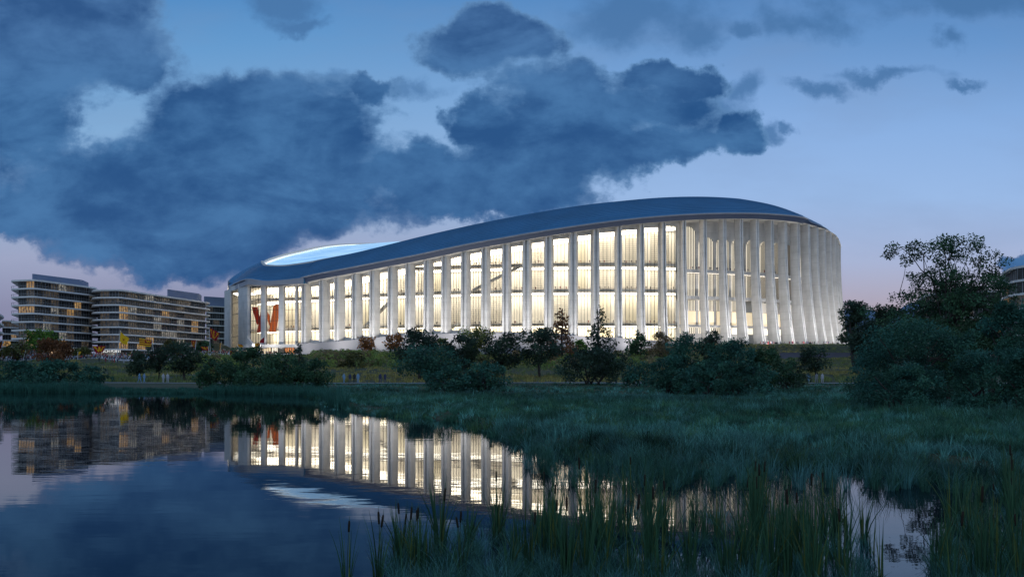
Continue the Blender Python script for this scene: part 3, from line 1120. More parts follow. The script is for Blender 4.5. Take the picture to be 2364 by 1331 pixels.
for i in range(19, len(fs_) - 1):
    s0, s1 = fs_[i], fs_[i + 1]
    if s1 - s0 < 5: continue
    sm = (s0 + s1) / 2 + 1.0
    hw = (s1 - s0) / 2 - 1.1
    at = zpy(526 if i == 19 else (548 if i < 27 else 560), 420)
    arch_screen(sm, hw, zg1 + 0.1, at, "arch_screen", M['backlit'], 10)
    arch_screen(sm, hw, zg2 + 0.1, zg1 - 1.8, "louvre_screen", M['backlit'], 11, False)
    arch_screen(sm, hw, zpy(718, 420), zg2 - 1.9, "louvre_screen", M['backlit'] if i < 23 else M['inwhite'], 11 if i < 23 else 0, False)
    arch_screen(sm, hw, zg3 + 0.2, zpy(719, 420), "glowing_wood_panel", M['backwarm'], 0, False)  # warm wooden panel, the light on it put into a glowing material
    arch_screen(sm, hw, zpy(770, 420), zg3 - 1.4, "louvre_screen", M['backlit'], 9 if i < 22 else 0, False)
ribbon("ceiling_lamp", -4.6, -4.9, lambda s: zg1 - 1.55, lambda s: zg1 - 1.55, M['lamp'], sC0 + 3, sC1, wn_=12)
ribbon("ceiling_lamp", -4.6, -5.0, lambda s: zg3 - 1.25, lambda s: zg3 - 1.25, M['lamp'], sC0 + 3, sC1, wn_=12)

# floodlights on the ground in front of the fins, aimed up at them
def floodlight(s, k_, z, power, aim_h):
    q = fo(s, k_); c = fo(s, 4.0)
    h = MB(); t, n = fnorm(s)
    h.box((q[0] + n[0] * 0.5, q[1] + n[1] * 0.5, z - 0.1), (1.6, 0.5, 0.9), t)
    fx = h.build("floodlight", M['mullion'], ST)
    l = bpy.data.lights.new("floodlight_lamp", 'AREA')
    l.shape = 'RECTANGLE'; l.size = 3.0; l.size_y = 0.6
    l.energy = power; l.color = (1.0, 0.965, 0.93)
    l.spread = math.radians(150)
    lo = bpy.data.objects.new("floodlight_lamp", l)
    COL.objects.link(lo)
    lo.location = (q[0] - ST.location.x, q[1] - ST.location.y, z + 0.25 - ST.location.z)
    dv = Vector((c[0] - q[0], c[1] - q[1], aim_h))
    lo.rotation_euler = dv.to_track_quat('-Z', 'Y').to_euler()
    lo.parent = ST


for i in range(0, len(fs_) - 3, 2):
    s = fs_[i] + 0.5 * SP
    if i < 17:
        floodlight(s, 19.0, z_bot(s) - 6.5, FLOOD_P, 26.0)
    else:
        floodlight(s, 24.0, z_bot(s) + 0.5, FLOOD_P * 1.15, 24.0)
floodlight(s_at(640), 17.0, 14.0, FLOOD_P * 0.7, 26.0)
floodlight(s_at(540), 17.0, 14.0, FLOOD_P * 0.4, 26.0)

# hung W banner behind the entrance glass
def wpt(zx, zy):
    px, py = 500 + zx / 4.294, 520 + zy / 4.294
    s = s_at(px)
    q = fo(s, -2.0, 2)
    return (q[0], q[1], zpy(py, q[1]))


M['banner_red'] = mat("banner red", (0.62, 0.07, 0.035), 0.7, var=0.1)
M['banner_red'] = leafmat('banner red cloth', (0.58, 0.10, 0.05), 0.8, 0.5)
M['banner_orange'] = leafmat('banner orange cloth', (0.74, 0.27, 0.09), 0.8, 0.5)
BA = thing("banner", "giant red and orange letter W banner hanging behind the entrance glass", "banner", wpt(470, 1060))
for mt, polys in (('banner_red', [[(322, 808), (384, 808), (416, 960), (378, 985)], [(376, 1062), (436, 1062), (449, 905), (424, 805)]]),
                  ('banner_orange', [[(449, 808), (500, 885), (516, 1005), (498, 985)], [(496, 1056), (566, 1056), (618, 778), (545, 790)]])):
    b = MB()
    for pl in polys:
        f = [wpt(*q) for q in pl]
        bk = [(q[0], q[1] + 0.25, q[2]) for q in f]
        n = len(f)
        b.add(f + bk, [tuple(range(n)), tuple(range(n, 2 * n))[::-1]] + [(j, n + j, n + (j + 1) % n, (j + 1) % n) for j in range(n)])
    b.build("letter_stroke", M[mt], BA)

# ------------------------------------------------------------------ office and apartment blocks
M['bslab'] = mat("pale floor band", (0.72, 0.69, 0.66), 0.6, var=0.06)
M['bglass'] = mat("dark window glass", (0.045, 0.043, 0.042), 0.18, var=0.5, scale=0.25, spec=0.25)
M['bmull'] = mat("grey window frame", (0.20, 0.20, 0.21), 0.5, var=0.0)
M['bcore'] = mat("dark facade", (0.05, 0.05, 0.055), 0.8, var=0.1)
M['screen_wall'] = mat("blue grey plant screen", (0.16, 0.20, 0.30), 0.5, var=0.06)
def roommat(name, c0, c1, st, sx=0.9):
    """lit room seen through a window: blinds, people and furniture break up the light"""
    m, nt, p = newmat(name)
    t = nt.nodes.new("ShaderNodeTexCoord")
    mp = nt.nodes.new("ShaderNodeMapping"); mp.inputs["Scale"].default_value = (sx, sx, .7)
    nt.links.new(t.outputs["Object"], mp.inputs[0])
    n = nt.nodes.new("ShaderNodeTexNoise"); n.inputs["Scale"].default_value = 1.0; n.inputs["Detail"].default_value = 5; n.inputs["Roughness"].default_value = .7
    nt.links.new(mp.outputs[0], n.inputs["Vector"])
    r = nt.nodes.new("ShaderNodeValToRGB"); e = r.color_ramp.elements
    e[0].position, e[1].position = .38, .66
    e[0].color = tuple(c0) + (1,); e[1].color = tuple(c1) + (1,)
    nt.links.new(n.outputs[0], r.inputs[0])
    nt.links.new(r.outputs[0], p.inputs["Emission Color"])
    p.inputs["Emission Strength"].default_value = st
    p.inputs["Base Color"].default_value = (.05, .045, .04, 1); p.inputs["Roughness"].default_value = .2
    return m


M['litwarm'] = roommat("warm lit room", (.16, .07, .02), (1.0, .62, .24), .52)
M['litcool'] = roommat("pale lit room", (.03, .03, .03), (.85, .80, .70), .34, .5)
M['litdim'] = roommat("dim room", (.01, .01, .012), (.55, .42, .28), .13, .6)
M['shopwarm'] = roommat("warm shop interior", (.12, .05, .03), (1.0, .66, .38), 1.3, .5)
M['signboard'] = mat("dark sign fascia", (0.03, 0.025, 0.022), 0.5, var=0.05)
M['signlit'] = mat("lit sign lettering", (0.8, 0.8, 0.8), var=0, emit=(1, 0.98, 0.94), estr=0.9)


def offset_poly(pts, k_):
    """offset an open plan polyline by k_ to its left (left of travel = away from the viewer when going right)"""
    out = []
    n = len(pts)
    for i in range(n):
        ns = []
        for j in (i - 1, i):
            if 0 <= j < n - 1:
                d = np.array(pts[j + 1]) - np.array(pts[j]); d = d / np.linalg.norm(d)
                ns.append(np.array([-d[1], d[0]]))
        nn = sum(ns); nn = nn / np.linalg.norm(nn)
        c = float(nn @ ns[0])
        out.append(tuple(np.array(pts[i]) + nn * k_ / max(0.4, c)))
    return out


def round_corners(pts, r, n=5):
    out = []
    N = len(pts)
    for i in range(N):
        p0, p1, p2 = (np.array(pts[(i + d) % N]) for d in (-1, 0, 1))
        a_ = p0 - p1; c_ = p2 - p1
        ra = min(r, np.linalg.norm(a_) * 0.45, np.linalg.norm(c_) * 0.45)
        A_ = p1 + a_ / np.linalg.norm(a_) * ra; C_ = p1 + c_ / np.linalg.norm(c_) * ra
        for j in range(n + 1):
            t = j / n
            out.append(tuple((1 - t) ** 2 * A_ + 2 * t * (1 - t) * p1 + t * t * C_))
    return out


def text_mesh(word, size, name="sign_lettering"):
    cu = bpy.data.curves.new(name, 'FONT')
    cu.body = word; cu.size = size; cu.extrude = 0.05; cu.align_x = 'CENTER'; cu.align_y = 'CENTER'
    ob = bpy.data.objects.new(name, cu); COL.objects.link(ob)
    dg = bpy.context.evaluated_depsgraph_get()
    me = bpy.data.meshes.new_from_object(ob.evaluated_get(dg))
    bpy.data.objects.remove(ob); bpy.data.curves.remove(cu)
    me.name = name
    return me


def block(name, label, front, back, ztop, nfl, fh, zground, bay, inset=2.4, corner=5.0, lit=(), cool=(), pent=None, shops=True, mull=1.5, rail=True, seed=1, sideR=True):
    rn = random.Random(seed)
    f = [(gx(px, d), d) for px, d in front]
    root = thing(name, label, "building", (f[0][0], f[0][1], zground))
    bvec = back
    poly = f + [(f[-1][0] + bvec[0], f[-1][1] + bvec[1]), (f[0][0] + bvec[0], f[0][1] + bvec[1])]
    plate = round_corners(poly, corner)
    gl = offset_poly(f, inset)
    # pull the glazing ends in
    g0 = np.array(gl[0]); g1 = np.array(gl[1]); gl[0] = tuple(g0 + (g1 - g0) / np.linalg.norm(g1 - g0) * inset)
    g0 = np.array(gl[-1]); g1 = np.array(gl[-2]); gl[-1] = tuple(g0 + (g1 - g0) / np.linalg.norm(g1 - g0) * inset)
    if sideR:
        bn = np.array(bvec) / np.linalg.norm(bvec)
        gl = gl + [tuple(np.array(gl[-1]) + bn * (np.linalg.norm(bvec) - 2 * inset))]
    core = gl + [(gl[0][0] + bvec[0] * 0.85, gl[0][1] + bvec[1] * 0.85)]
    cc = np.mean(np.array(core), axis=0)
    b = MB(); b.prism([tuple(cc + (np.array(q) - cc) * 0.985) for q in core], zground - 3, ztop - 0.3)
    b.build("facade_core", M['bcore'], root)
    nw = 0
    spill = MB()
    for fl in range(nfl + 1):
        zt = ztop - fl * fh
        b = MB(); b.prism(plate, zt - 0.72, zt)
        b.build("roof_slab" if fl == 0 else "balcony_slab", M['bslab'], root)
        if rail and fl > 0:
            b = MB()
            for i in range(len(plate) - 1):
                b.bar((plate[i][0], plate[i][1], zt + 0.95), (plate[i + 1][0], plate[i + 1][1], zt + 0.95), 0.1, 0.16)
                if i % 2 == 0:
                    b.bar((plate[i][0], plate[i][1], zt), (plate[i][0], plate[i][1], zt + 0.95), 0.08, 0.08)
            b.build("balcony_rail", M['bmull'], root)
        if fl == nfl: break
        zw1, zw0 = zt - 0.72, zt - fh + 0.02
        bi = 0
        for e in range(len(gl) - 1):
            a_ = np.array(gl[e]); c_ = np.array(gl[e + 1])
            L_ = np.linalg.norm(c_ - a_); nb = max(1, int(round(L_ / bay)))
            t = (c_ - a_) / L_; n = np.array([t[1], -t[0]])
            for j in range(nb):
                p0 = a_ + t * L_ * j / nb; p1 = a_ + t * L_ * (j + 1) / nb
                mt = M['bglass']
                if (fl, bi) in lit: mt = M['litwarm']
                elif (fl, bi) in cool: mt = M['litcool']
                g = MB() if nw < 100 else spill
                lm = 0 if mt is M['bglass'] else (2 if mt is M['litwarm'] else 3)
                if lm == 0 and rn.random() < .38: lm = 4
                g.quad((p0[0], p0[1], zw0), (p1[0], p1[1], zw0), (p1[0], p1[1], zw1), (p0[0], p0[1], zw1), lm)
                wl = L_ / nb
                nm = max(1, int(round(wl / mull)))
                for q_ in range(nm):
                    u = wl * (q_ + (0 if rn.random() < .6 else rn.uniform(-.2, .2))) / nm
                    c3 = p0 + t * u + n * 0.1
                    g.box((c3[0], c3[1], (zw0 + zw1) / 2), (rn.choice([0.12, 0.16, 0.28]), 0.2, zw1 - zw0), t, 1)
                if nw < 100:
                    g.build("window", [M['bglass'], M['bmull'], M['litwarm'], M['litcool'], M['litdim']], root)
                nw += 1
                bi += 1
    if spill.v:
        so = spill.build("window_rows", [M['bglass'], M['bmull'], M['litwarm'], M['litcool'], M['litdim']], root)
        so["kind"] = "stuff"
    if shops:
        zb = ztop - nfl * fh - 0.55
        a0 = 0
        for e in range(len(gl) - 1 - (1 if sideR else 0)):
            a_ = np.array(gl[e]); c_ = np.array(gl[e + 1])
            L_ = np.linalg.norm(c_ - a_); nb = max(1, int(round(L_ / 7)))
            t = (c_ - a_) / L_; n = np.array([t[1], -t[0]])
            for j in range(nb):
                p0 = a_ + t * L_ * j / nb + n * 0.3; p1 = a_ + t * L_ * (j + 1) / nb + n * 0.3
                g = MB()
                zz0, zz1 = zground - 0.5, zb - 1.5
                g.quad((p0[0], p0[1], zz0), (p1[0], p1[1], zz0), (p1[0], p1[1], zz1), (p0[0], p0[1], zz1), 0)
                for q_ in range(6):
                    c3 = p0 + (p1 - p0) * q_ / 5 + n * 0.1
                    g.box((c3[0], c3[1], (zz0 + zz1) / 2), (0.18 if q_ % 5 else 0.7, 0.2, zz1 - zz0), t, 1)
                c3 = (p0 + p1) / 2 + n * 0.1
                g.box((c3[0], c3[1], zz0 + (zz1 - zz0) * .72), (L_ / nb, 0.18, 0.14), t, 1)
                g.build("shopfront", [rn.choice([M['shopwarm'], M['shopwarm'], M['litcool'], M['bglass']]), M['bmull']], root)
                g = MB(); c3 = (p0 + p1) / 2 + n * 0.2
                g.box((c3[0], c3[1], zb - 0.75), (L_ / nb, 0.35, 1.4), t)
                g.build("sign_fascia", M['signboard'], root)
    if pent:
        (pa, pb, d0, d1, zt) = pent
        b = MB()
        b.prism(round_corners([(gx(pa, d0), d0), (gx(pb, d1), d1), (gx(pb, d1) - 4, d1 + 14), (gx(pa, d0) - 4, d0 + 14)], 2.0, 3), ztop, zt)
        b.build("roof_screen", M['screen_wall'], root)
    return root, gl


def put_text(word, size, a_, c_, f, z, root, out=0.75):
    a_ = np.array(a_); c_ = np.array(c_)
    t = (c_ - a_) / np.linalg.norm(c_ - a_); n = np.array([t[1], -t[0]])
    me = text_mesh(word, size)
    me.materials.clear(); me.materials.append(M['signlit'])
    ob = bpy.data.objects.new("sign_lettering", me); COL.objects.link(ob)
    q = a_ + (c_ - a_) * f + n * out
    ob.location = (q[0] - root.location.x, q[1] - root.location.y, z - root.location.z)
    ob.rotation_euler = (math.radians(90), 0, math.atan2(t[1], t[0]))
    ob.parent = root


b1, gl1 = block("office_block", "tallest stepped office block on the far left with overhanging white floor bands", [(24, 362), (78, 358), (222, 393)], (-14, 30), 45.0, 8, 3.83, 9.0, 4.4, corner=3.0,
                lit={(0, 1), (3, 0), (3, 1), (6, 1), (7, 1), (7, 5), (3, 6), (2, 7)}, cool={(0, 5), (1, 9), (3, 4), (4, 9), (4, 10), (6, 5), (1, 10), (5, 3)}, pent=(72, 190, 372, 398, 49.3), seed=2)
put_text("CITY CAFE", 1.5, gl1[1], gl1[2], 0.60, 45 - 8 * 3.83 - 1.35, b1)
put_text("TO B", 1.3, gl1[1], gl1[2], 0.40, 45 - 8 * 3.83 - 1.35, b1)
put_text("BOOK", 1.4, gl1[1], gl1[2], 0.86, 45 - 8 * 3.83 - 1.35, b1)
b2, gl2 = block("office_block", "long rounded office block with eight white floor bands beside the stadium", [(214, 382), (277, 380), (487, 454)], (-18, 30), 42.7, 8, 3.61, 8.8, 6.4, corner=4.0,
                lit={(2, 2), (3, 2), (2, 7), (3, 11), (4, 11), (7, 2), (6, 5), (7, 4), (7, 7)}, cool={(2, 3), (0, 5), (3, 6), (5, 7), (5, 8), (4, 6), (6, 9), (3, 9)}, pent=(385, 460, 425, 450, 47.5), seed=3)
put_text("TECH POINT", 1.9, gl2[0], gl2[1], 0.62, 42.7 - 8 * 3.61 - 1.3, b2)
b3, gl3 = block("office_block", "distant grey office block glimpsed between the long block and the stadium", [(474, 560), (540, 575)], (4, 30), 50.0, 7, 4.6, 16.0, 4.5, inset=1.2, corner=1.5,
                lit={(4, 4)}, shops=False, pent=(470, 540, 564, 580, 57.0), rail=False, seed=4)
b4, gl4 = block("office_block", "blue shadowed office block cut off by the left picture edge", [(-60, 300), (-4, 292), (10, 312)], (-20, 26), 24.6, 5, 3.3, 7.0, 4.5, inset=1.6, corner=3.0, lit={(2, 6), (4, 4)}, shops=False, rail=False, seed=6)
b5, gl5 = block("office_block", "low office block in the gap at the far left behind the tallest block", [(2, 430), (34, 436)], (0, 26), 31.0, 5, 3.6, 10.0, 5.0, inset=1.4, corner=1.5, lit={(2, 1), (3, 0)}, shops=False, rail=False, seed=8)
b6, gl6 = block("office_block", "rounded apartment block behind the tall tree at the right edge", [(2310, 268), (2336, 250), (2470, 236)], (26, 40), 36.3, 6, 4.35, 9.0, 4.0, inset=1.5, corner=7.0, lit={(1, 0), (2, 0), (2, 1)}, cool={(4, 3)}, shops=False, rail=False, seed=9)
b7, gl7 = block("office_block", "lower terrace block half hidden behind the tall tree's branches", [(2128, 300), (2150, 288), (2322, 276)], (10, 26), 31.6, 5, 4.6, 8.0, 4.2, inset=1.5, corner=6.0, lit={(3, 6)}, cool={(2, 4), (3, 3), (4, 5)}, shops=False, rail=False, seed=10)

# ------------------------------------------------------------------ paths, plaza, retaining wall, hills
M['paving'] = mat("pale paving", (0.42, 0.41, 0.42), 0.85, var=0.1, scale=0.5)
M['pathmat'] = mat("pale concrete path", (0.36, 0.37, 0.40), 0.85, var=0.12, scale=0.4)


def sheet(name, label, pxl, dl, m_, lift=0.05):
    b_ = MB(); rows = []
    for d in dl:
        r_ = []
        for px in pxl:
            dd = d(px) if callable(d) else d
            x = gx(px, dd)
            r_.append((x, dd, tz(x, dd) + lift))
        rows.append(r_)
    b_.grid(rows)
    return tag(b_.build(name, m_, smooth=True), label, None, kind="structure")


def dpath(px): return float(np.interp(px, [-300, 0, 420, 900, 1250, 1900, 2600], [150, 146, 140, 139, 143, 139, 135]))


sheet("riverside_path", "pale path along the pond", np.linspace(-300, 2600, 260), [lambda p, k_=k_: dpath(p) + k_ for k_ in (-1.6, -0.5, 0.6, 1.7)], M['pathmat'], 0.07)
sheet("plaza", "paved plaza in front of the office blocks", np.linspace(-120, 460, 60), [303, 312, 322, 334, 346, 360, 376, 396], M['paving'], 0.08)
sheet("entrance_plaza", "paved forecourt of the stadium entrance", np.linspace(455, 708, 40), [lambda p, k_=k_: 390 + k_ * float(np.interp(p, [455, 520, 540, 708], [26, 34, 66, 66])) for k_ in (0, .2, .4, .6, .8, 1)], M['paving'], 0.12)
sheet("lawn_path", "narrow path crossing the lawn", np.linspace(200, 480, 50), [lambda p: 268 + (p - 200) * .08, lambda p: 271.5 + (p - 200) * .08], M['pathmat'], 0.12)
b = MB(); rows = [[], [], []]
for px in np.linspace(1800, 1990, 12):
    x = gx(px, 332); zt = 10.6
    rows[0].append((x, 332, 2.0)); rows[1].append((x, 332, zt)); rows[2].append((x, 333.2, zt))
b.grid(rows)
b.grid([[(q[0], q[1] - 0.15, q[2]) for q in rows[1]], [(q[0], q[1] - 0.15, q[2] - 0.35) for q in rows[1]]])
M['retain'] = mat("violet grey retaining wall", (0.12, 0.12, 0.16), 0.8, var=0.1, scale=0.2)
tag(b.build("retaining_wall", M['retain'], loc=(gx(1890, 332), 332, 4)), "dark grey retaining wall below the right end of the stadium", "wall")

m = mat("haze-blue hills", (0.10, 0.16, 0.25), 0.9, var=0.08, scale=0.001)  # distance haze is put into the base colour
b = MB(); rows = []
for dd, hf in ((3600, 0), (4100, 0.75), (4600, 1.0), (5200, 0.6)):
    rows.append([(gx(px, dd), dd, 10 + hf * (375 + 34 * math.sin(px * .021) + 16 * math.sin(px * .063 + 1))) for px in np.linspace(1600, 3200, 120)])
b.grid(rows)
tag(b.build("hills", m, smooth=True), "low haze-blue hills on the horizon", "hills", kind="structure")

# ------------------------------------------------------------------ flags
M['burgundy'] = leafmat("burgundy cloth banner", (0.28, 0.015, 0.03), 0.8, 0.35)
M['yellow'] = leafmat("yellow cloth banner", (0.95, 0.55, 0.02), 0.8, 0.35)
M['pole'] = mat("white pole", (0.6, 0.6, 0.6), 0.4, var=0.0)
Wshape = [[(0.02, 0.95), (0.22, 0.95), (0.40, 0.10), (0.28, 0.22)], [(0.30, 0.08), (0.44, 0.08), (0.55, 0.85), (0.42, 0.95)], [(0.45, 0.80), (0.56, 0.95), (0.66, 0.08), (0.54, 0.2)], [(0.56, 0.08), (0.70, 0.08), (0.98, 0.95), (0.78, 0.90)]]


def flag(label, corners, d, style, pole, group=None):
    """corners: four photo pixels TL, TR, BR, BL of the cloth; pole: (top px,py, bottom px,py)"""
    base = P(pole[2], pole[3], d)
    base.z = min(base.z, tz(base.x, base.y) + 0.1) if pole[3] > 800 else base.z
    root = thing("flag", label, "flag", base, group)
    tp = P(pole[0], pole[1], d)
    b_ = MB(); b_.tube([base, tp], 0.11, 6)
    b_.build("pole", M['pole'], root)
    c = [P(px, py, d) for px, py in corners]
    nrm = -Vector((0, 1, 0))
    ph = random.uniform(0, 6)

    def S(u, v, out=0.0):
        q = c[0] * (1 - u) * v + c[1] * u * v + c[2] * u * (1 - v) + c[3] * (1 - u) * (1 - v)
        wv = math.sin(u * 6.5 + ph + v) * 0.28
        return q + Vector((0, wv, 0.12 * math.sin(u * 5 + ph))) + nrm * out
    n = 14
    b_ = MB()
    base_m = 0 if style in ('plain', 'stripes') else 1
    for side, out in ((1, 0.0),):
        for i in range(n):
            for j in range(n):
                u0, u1, v0, v1 = i / n, (i + 1) / n, j / n, (j + 1) / n
                mi = base_m
                if style == 'stripes':
                    mi = (j // 2) % 2
                    if u0 >= 0.5 and v0 >= 0.49: mi = 1
                if style == 'checks': mi = (i // 4 + j // 3) % 2
                b_.add([S(u0, v0), S(u1, v0), S(u1, v1), S(u0, v1)], [(0, 1, 2, 3)], mi)
    cl = b_.build("cloth", [M['yellow'], M['burgundy']], root, smooth=True)
    if style in ('w', 'outline', 'stripes'):
        b_ = MB()
        for out in (0.06, -0.06):
            for poly in Wshape:
                if style == 'stripes':
                    poly = [(0.52 + u * 0.46, 0.55 + v * 0.40) for u, v in poly]
                else:
                    poly = [(0.04 + u * 0.92, 0.06 + v * 0.88) for u, v in poly]
                if style == 'outline':
                    cu_ = sum(q[0] for q in poly) / 4; cv_ = sum(q[1] for q in poly) / 4
                    inn = [(cu_ + (q[0] - cu_) * 0.5, cv_ + (q[1] - cv_) * 0.72) for q in poly]
                    for k_ in range(4):
                        k2 = (k_ + 1) % 4
                        b_.add([S(*poly[k_], out), S(*poly[k2], out), S(*inn[k2], out), S(*inn[k_], out)], [(0, 1, 2, 3)])
                else:
                    b_.add([S(*q, out) for q in poly], [(0, 1, 2, 3)])
        b_.build("letter_emblem", M['yellow'], root, cl)
    elif style == 'plain':
        b_ = MB()
        for out in (0.06, -0.06):
            b_.add([S(u, v, out) for u, v in ((.38, .62), (.5, .5), (.62, .62), (.55, .4), (.45, .4))], [(0, 1, 3), (1, 2, 3), (0, 3, 4)])
        b_.build("crest_emblem", M['burgundy'], root, cl)
    return root


flag("tall yellow flag with small dark crest on leaning white pole", [(278, 765), (298, 781), (292, 796), (276, 788)], 296, 'plain', (278, 762, 268, 838))
flag("striped yellow and burgundy flag with W canton above the crowd", [(320, 781), (351, 784), (348, 799), (321, 798)], 310, 'stripes', (351, 782, 356, 826))
flag("wide burgundy flag with yellow W under the long block's lowest slab", [(213, 797), (245, 799), (238, 813), (222, 814)], 310, 'w', (213, 795, 221, 826))
flag("burgundy W flag in front of the olive tree on the left", [(35, 808), (61, 807), (54, 815), (42, 818)], 300, 'w', (60, 806, 52, 828))
flag("small burgundy and yellow pennant left of the olive tree", [(11, 812), (23, 808), (20, 816), (12, 819)], 300, 'checks', (11, 811, 13, 828))
flag("orange burgundy W flag cut by the left picture edge", [(-14, 787), (6, 787), (3, 801), (-10, 805)], 300, 'outline', (6, 785, 4, 828))
flag("small yellow flag in front of the small brown tree by the cafe", [(180, 813), (187, 810), (184, 817), (180, 820)], 305, 'plain', (180, 811, 179, 828))
flag("small yellow flag below the long block's dark sign fascia", [(297, 816), (305, 810), (302, 817), (296, 820)], 305, 'plain', (305, 809, 297, 828))
flag("large burgundy flag with outlined yellow W left of the stadium corner", [(483, 756), (507, 767), (499, 786), (486, 780)], 330, 'outline', (483, 754, 486, 818))
flag("narrow burgundy flag with outlined emblem at the end of the long block", [(441, 785), (453, 785), (450, 802), (444, 799)], 330, 'outline', (453, 784, 449, 820))
flag("low burgundy flag with yellow W on the lawn below the big outlined flag", [(462, 800), (481, 799), (483, 808), (468, 808)], 345, 'w', (481, 798, 483, 820))
flag("narrow hanging yellow and burgundy chequered flag at stadium corner", [(507, 793), (512, 789), (510, 803), (507, 808)], 360, 'checks', (511, 788, 508, 815))
flag("leftmost striped yellow flag below the entrance corner pier", [(548, 793), (558, 795), (563, 800), (551, 801)], 380, 'stripes', (548, 792, 552, 812))
flag("striped yellow flag under the burgundy pennant at entrance", [(588, 792), (601, 792), (598, 803), (589, 803)], 385, 'stripes', (601, 791, 598, 815))
flag("plain burgundy pennant raised against the lit entrance glass", [(600, 786), (611, 776), (610, 791), (599, 791)], 388, 'burg', (611, 775, 609, 812))
flag("yellow and burgundy W flag half hidden by dark shrub crown", [(529, 810), (546, 809), (540, 817), (531, 820)], 340, 'w', (529, 808, 531, 826))

# ------------------------------------------------------------------ people
SKINS = [(0.45, 0.28, 0.20), (0.30, 0.17, 0.11), (0.14, 0.08, 0.05)]
TOPS = {'burg': (0.25, 0.02, 0.03), 'white': (0.40, 0.40, 0.43), 'ice': (0.18, 0.32, 0.48), 'navy': (0.03, 0.04, 0.10), 'red': (0.45, 0.05, 0.04), 'grey': (0.22, 0.22, 0.23), 'gold': (0.55, 0.32, 0.04), 'black': (0.02, 0.02, 0.022), 'tan': (0.4, 0.28, 0.18)}
CM = {}


def cmat(name, c):
    if name not in CM:
        CM[name] = mat(name, c, 0.85, var=0.0)
    return CM[name]


def body_mesh(stride=0.0, arm=0.1, wide=1.0, raise_arm=False):
    """one continuous figure, 1.75 m, feet at z 0, facing -y"""
    J = [((0, 0, 0.95), .135), ((0, 0, 1.15), .13), ((0, 0, 1.36), .15), ((0, -.01, 1.49), .062), ((0, -.02, 1.60), .095), ((0, -.015, 1.69), .085),
         ((.18, 0, 1.40), .062), ((.24, .02 + arm * .5, 1.13), .047), ((.25, -.06 - arm * .3, .88), .036), ((.25, -.08 - arm * .4, .79), .04),
         ((-.18, 0, 1.40), .062), ((-.24, .02 - arm * .5, 1.13), .047), ((-.25, -.06 + arm * .3, .88), .036), ((-.25, -.08 + arm * .4, .79), .04),
         ((.10, 0, .86), .10), ((.11, -.03 - stride * .45, .49), .068), ((.11, .02 - stride * .75, .09), .045), ((.12, -.13 - stride * .75, .035), .036),
         ((-.10, 0, .86), .10), ((-.11, -.03 + stride * .25, .49), .068), ((-.11, .04 + stride * .75, .09 + abs(stride) * .1), .045), ((-.12, -.10 + stride * .75, .035 + abs(stride) * .06), .036)]
    if raise_arm:
        J[7] = ((.26, -.05, 1.62), .047); J[8] = ((.24, -.10, 1.88), .036); J[9] = ((.23, -.10, 1.97), .04)
    E_ = [(0, 1), (1, 2), (2, 3), (3, 4), (4, 5), (2, 6), (6, 7), (7, 8), (8, 9), (2, 10), (10, 11), (11, 12), (12, 13), (0, 14), (14, 15), (15, 16), (16, 17), (0, 18), (18, 19), (19, 20), (20, 21)]
    me = bpy.data.meshes.new("body")
    me.from_pydata([(j[0][0] * wide, j[0][1], j[0][2]) for j in J], E_, [])
    ob = bpy.data.objects.new("body", me); COL.objects.link(ob)
    md = ob.modifiers.new("skin", 'SKIN')
    for v, j in zip(me.skin_vertices[0].data, J):
        v.radius = (j[1] * wide, j[1])
    me.skin_vertices[0].data[0].use_root = True
    md.use_smooth_shade = True
    sd = ob.modifiers.new("sub", 'SUBSURF'); sd.levels = 1; sd.render_levels = 1
    dg = bpy.context.evaluated_depsgraph_get()
    out = bpy.data.meshes.new_from_object(ob.evaluated_get(dg))
    bpy.data.objects.remove(ob); bpy.data.meshes.remove(me)
    for p_ in out.polygons:
        c = p_.center
        if c.z > 1.66 or (c.z > 1.56 and c.y > 0.03): k_ = 3
        elif c.z > 1.47 and abs(c.x) < .15: k_ = 2
        elif c.z < 0.07: k_ = 4
        elif abs(c.x) > .19 * wide and c.z < .86: k_ = 2
        elif c.z < 0.92: k_ = 1
        else: k_ = 0
        p_.material_index = k_
    return out


BODIES = [body_mesh(0.0, .02), body_mesh(.38, .25), body_mesh(-.32, -.2), body_mesh(0.06, .1, 1.08), body_mesh(0.0, .05, .95, True)]
PM = {}


def person_mesh(bi, top, legs, skin, hair):
    key = (bi, top, legs, skin, hair)
    if key not in PM:
        me = BODIES[bi].copy()
        me.name = "person"
        me.materials.clear()
        for m_ in (cmat("top " + top, TOPS[top]), cmat("trousers " + legs, {'jeans': (.05, .08, .16), 'dark': (.02, .02, .025), 'khaki': (.3, .24, .16), 'pale': (.10, .13, .20)}[legs]),
                   cmat("skin %d" % skin, SKINS[skin]), cmat("hair " + hair, {'brown': (.05, .03, .02), 'black': (.012, .01, .01), 'fair': (.28, .18, .08)}[hair]), cmat("shoes", (.05, .05, .05))):
            me.materials.append(m_)
        PM[key] = me
    return PM[key]


def person(x, y, z, rz, label, group=None, bi=0, top='white', legs='jeans', skin=0, hair='brown', sc=1.0):
    o = bpy.data.objects.new("person", person_mesh(bi, top, legs, skin, hair))
    COL.objects.link(o)
    o.location = (x, y, z); o.rotation_euler = (0, 0, rz); o.scale = (sc, sc, sc)
    return tag(o, label, "person", group)


pr = random.Random(21)
LG = ['jeans', 'dark', 'dark', 'khaki']; HR = ['brown', 'black', 'black', 'fair']


def rnd(tops):
    return dict(bi=pr.randrange(5) if pr.random() < .25 else pr.randrange(4), top=pr.choice(tops), legs=pr.choice(LG), skin=pr.randrange(3), hair=pr.choice(HR), sc=pr.uniform(.92, 1.06))


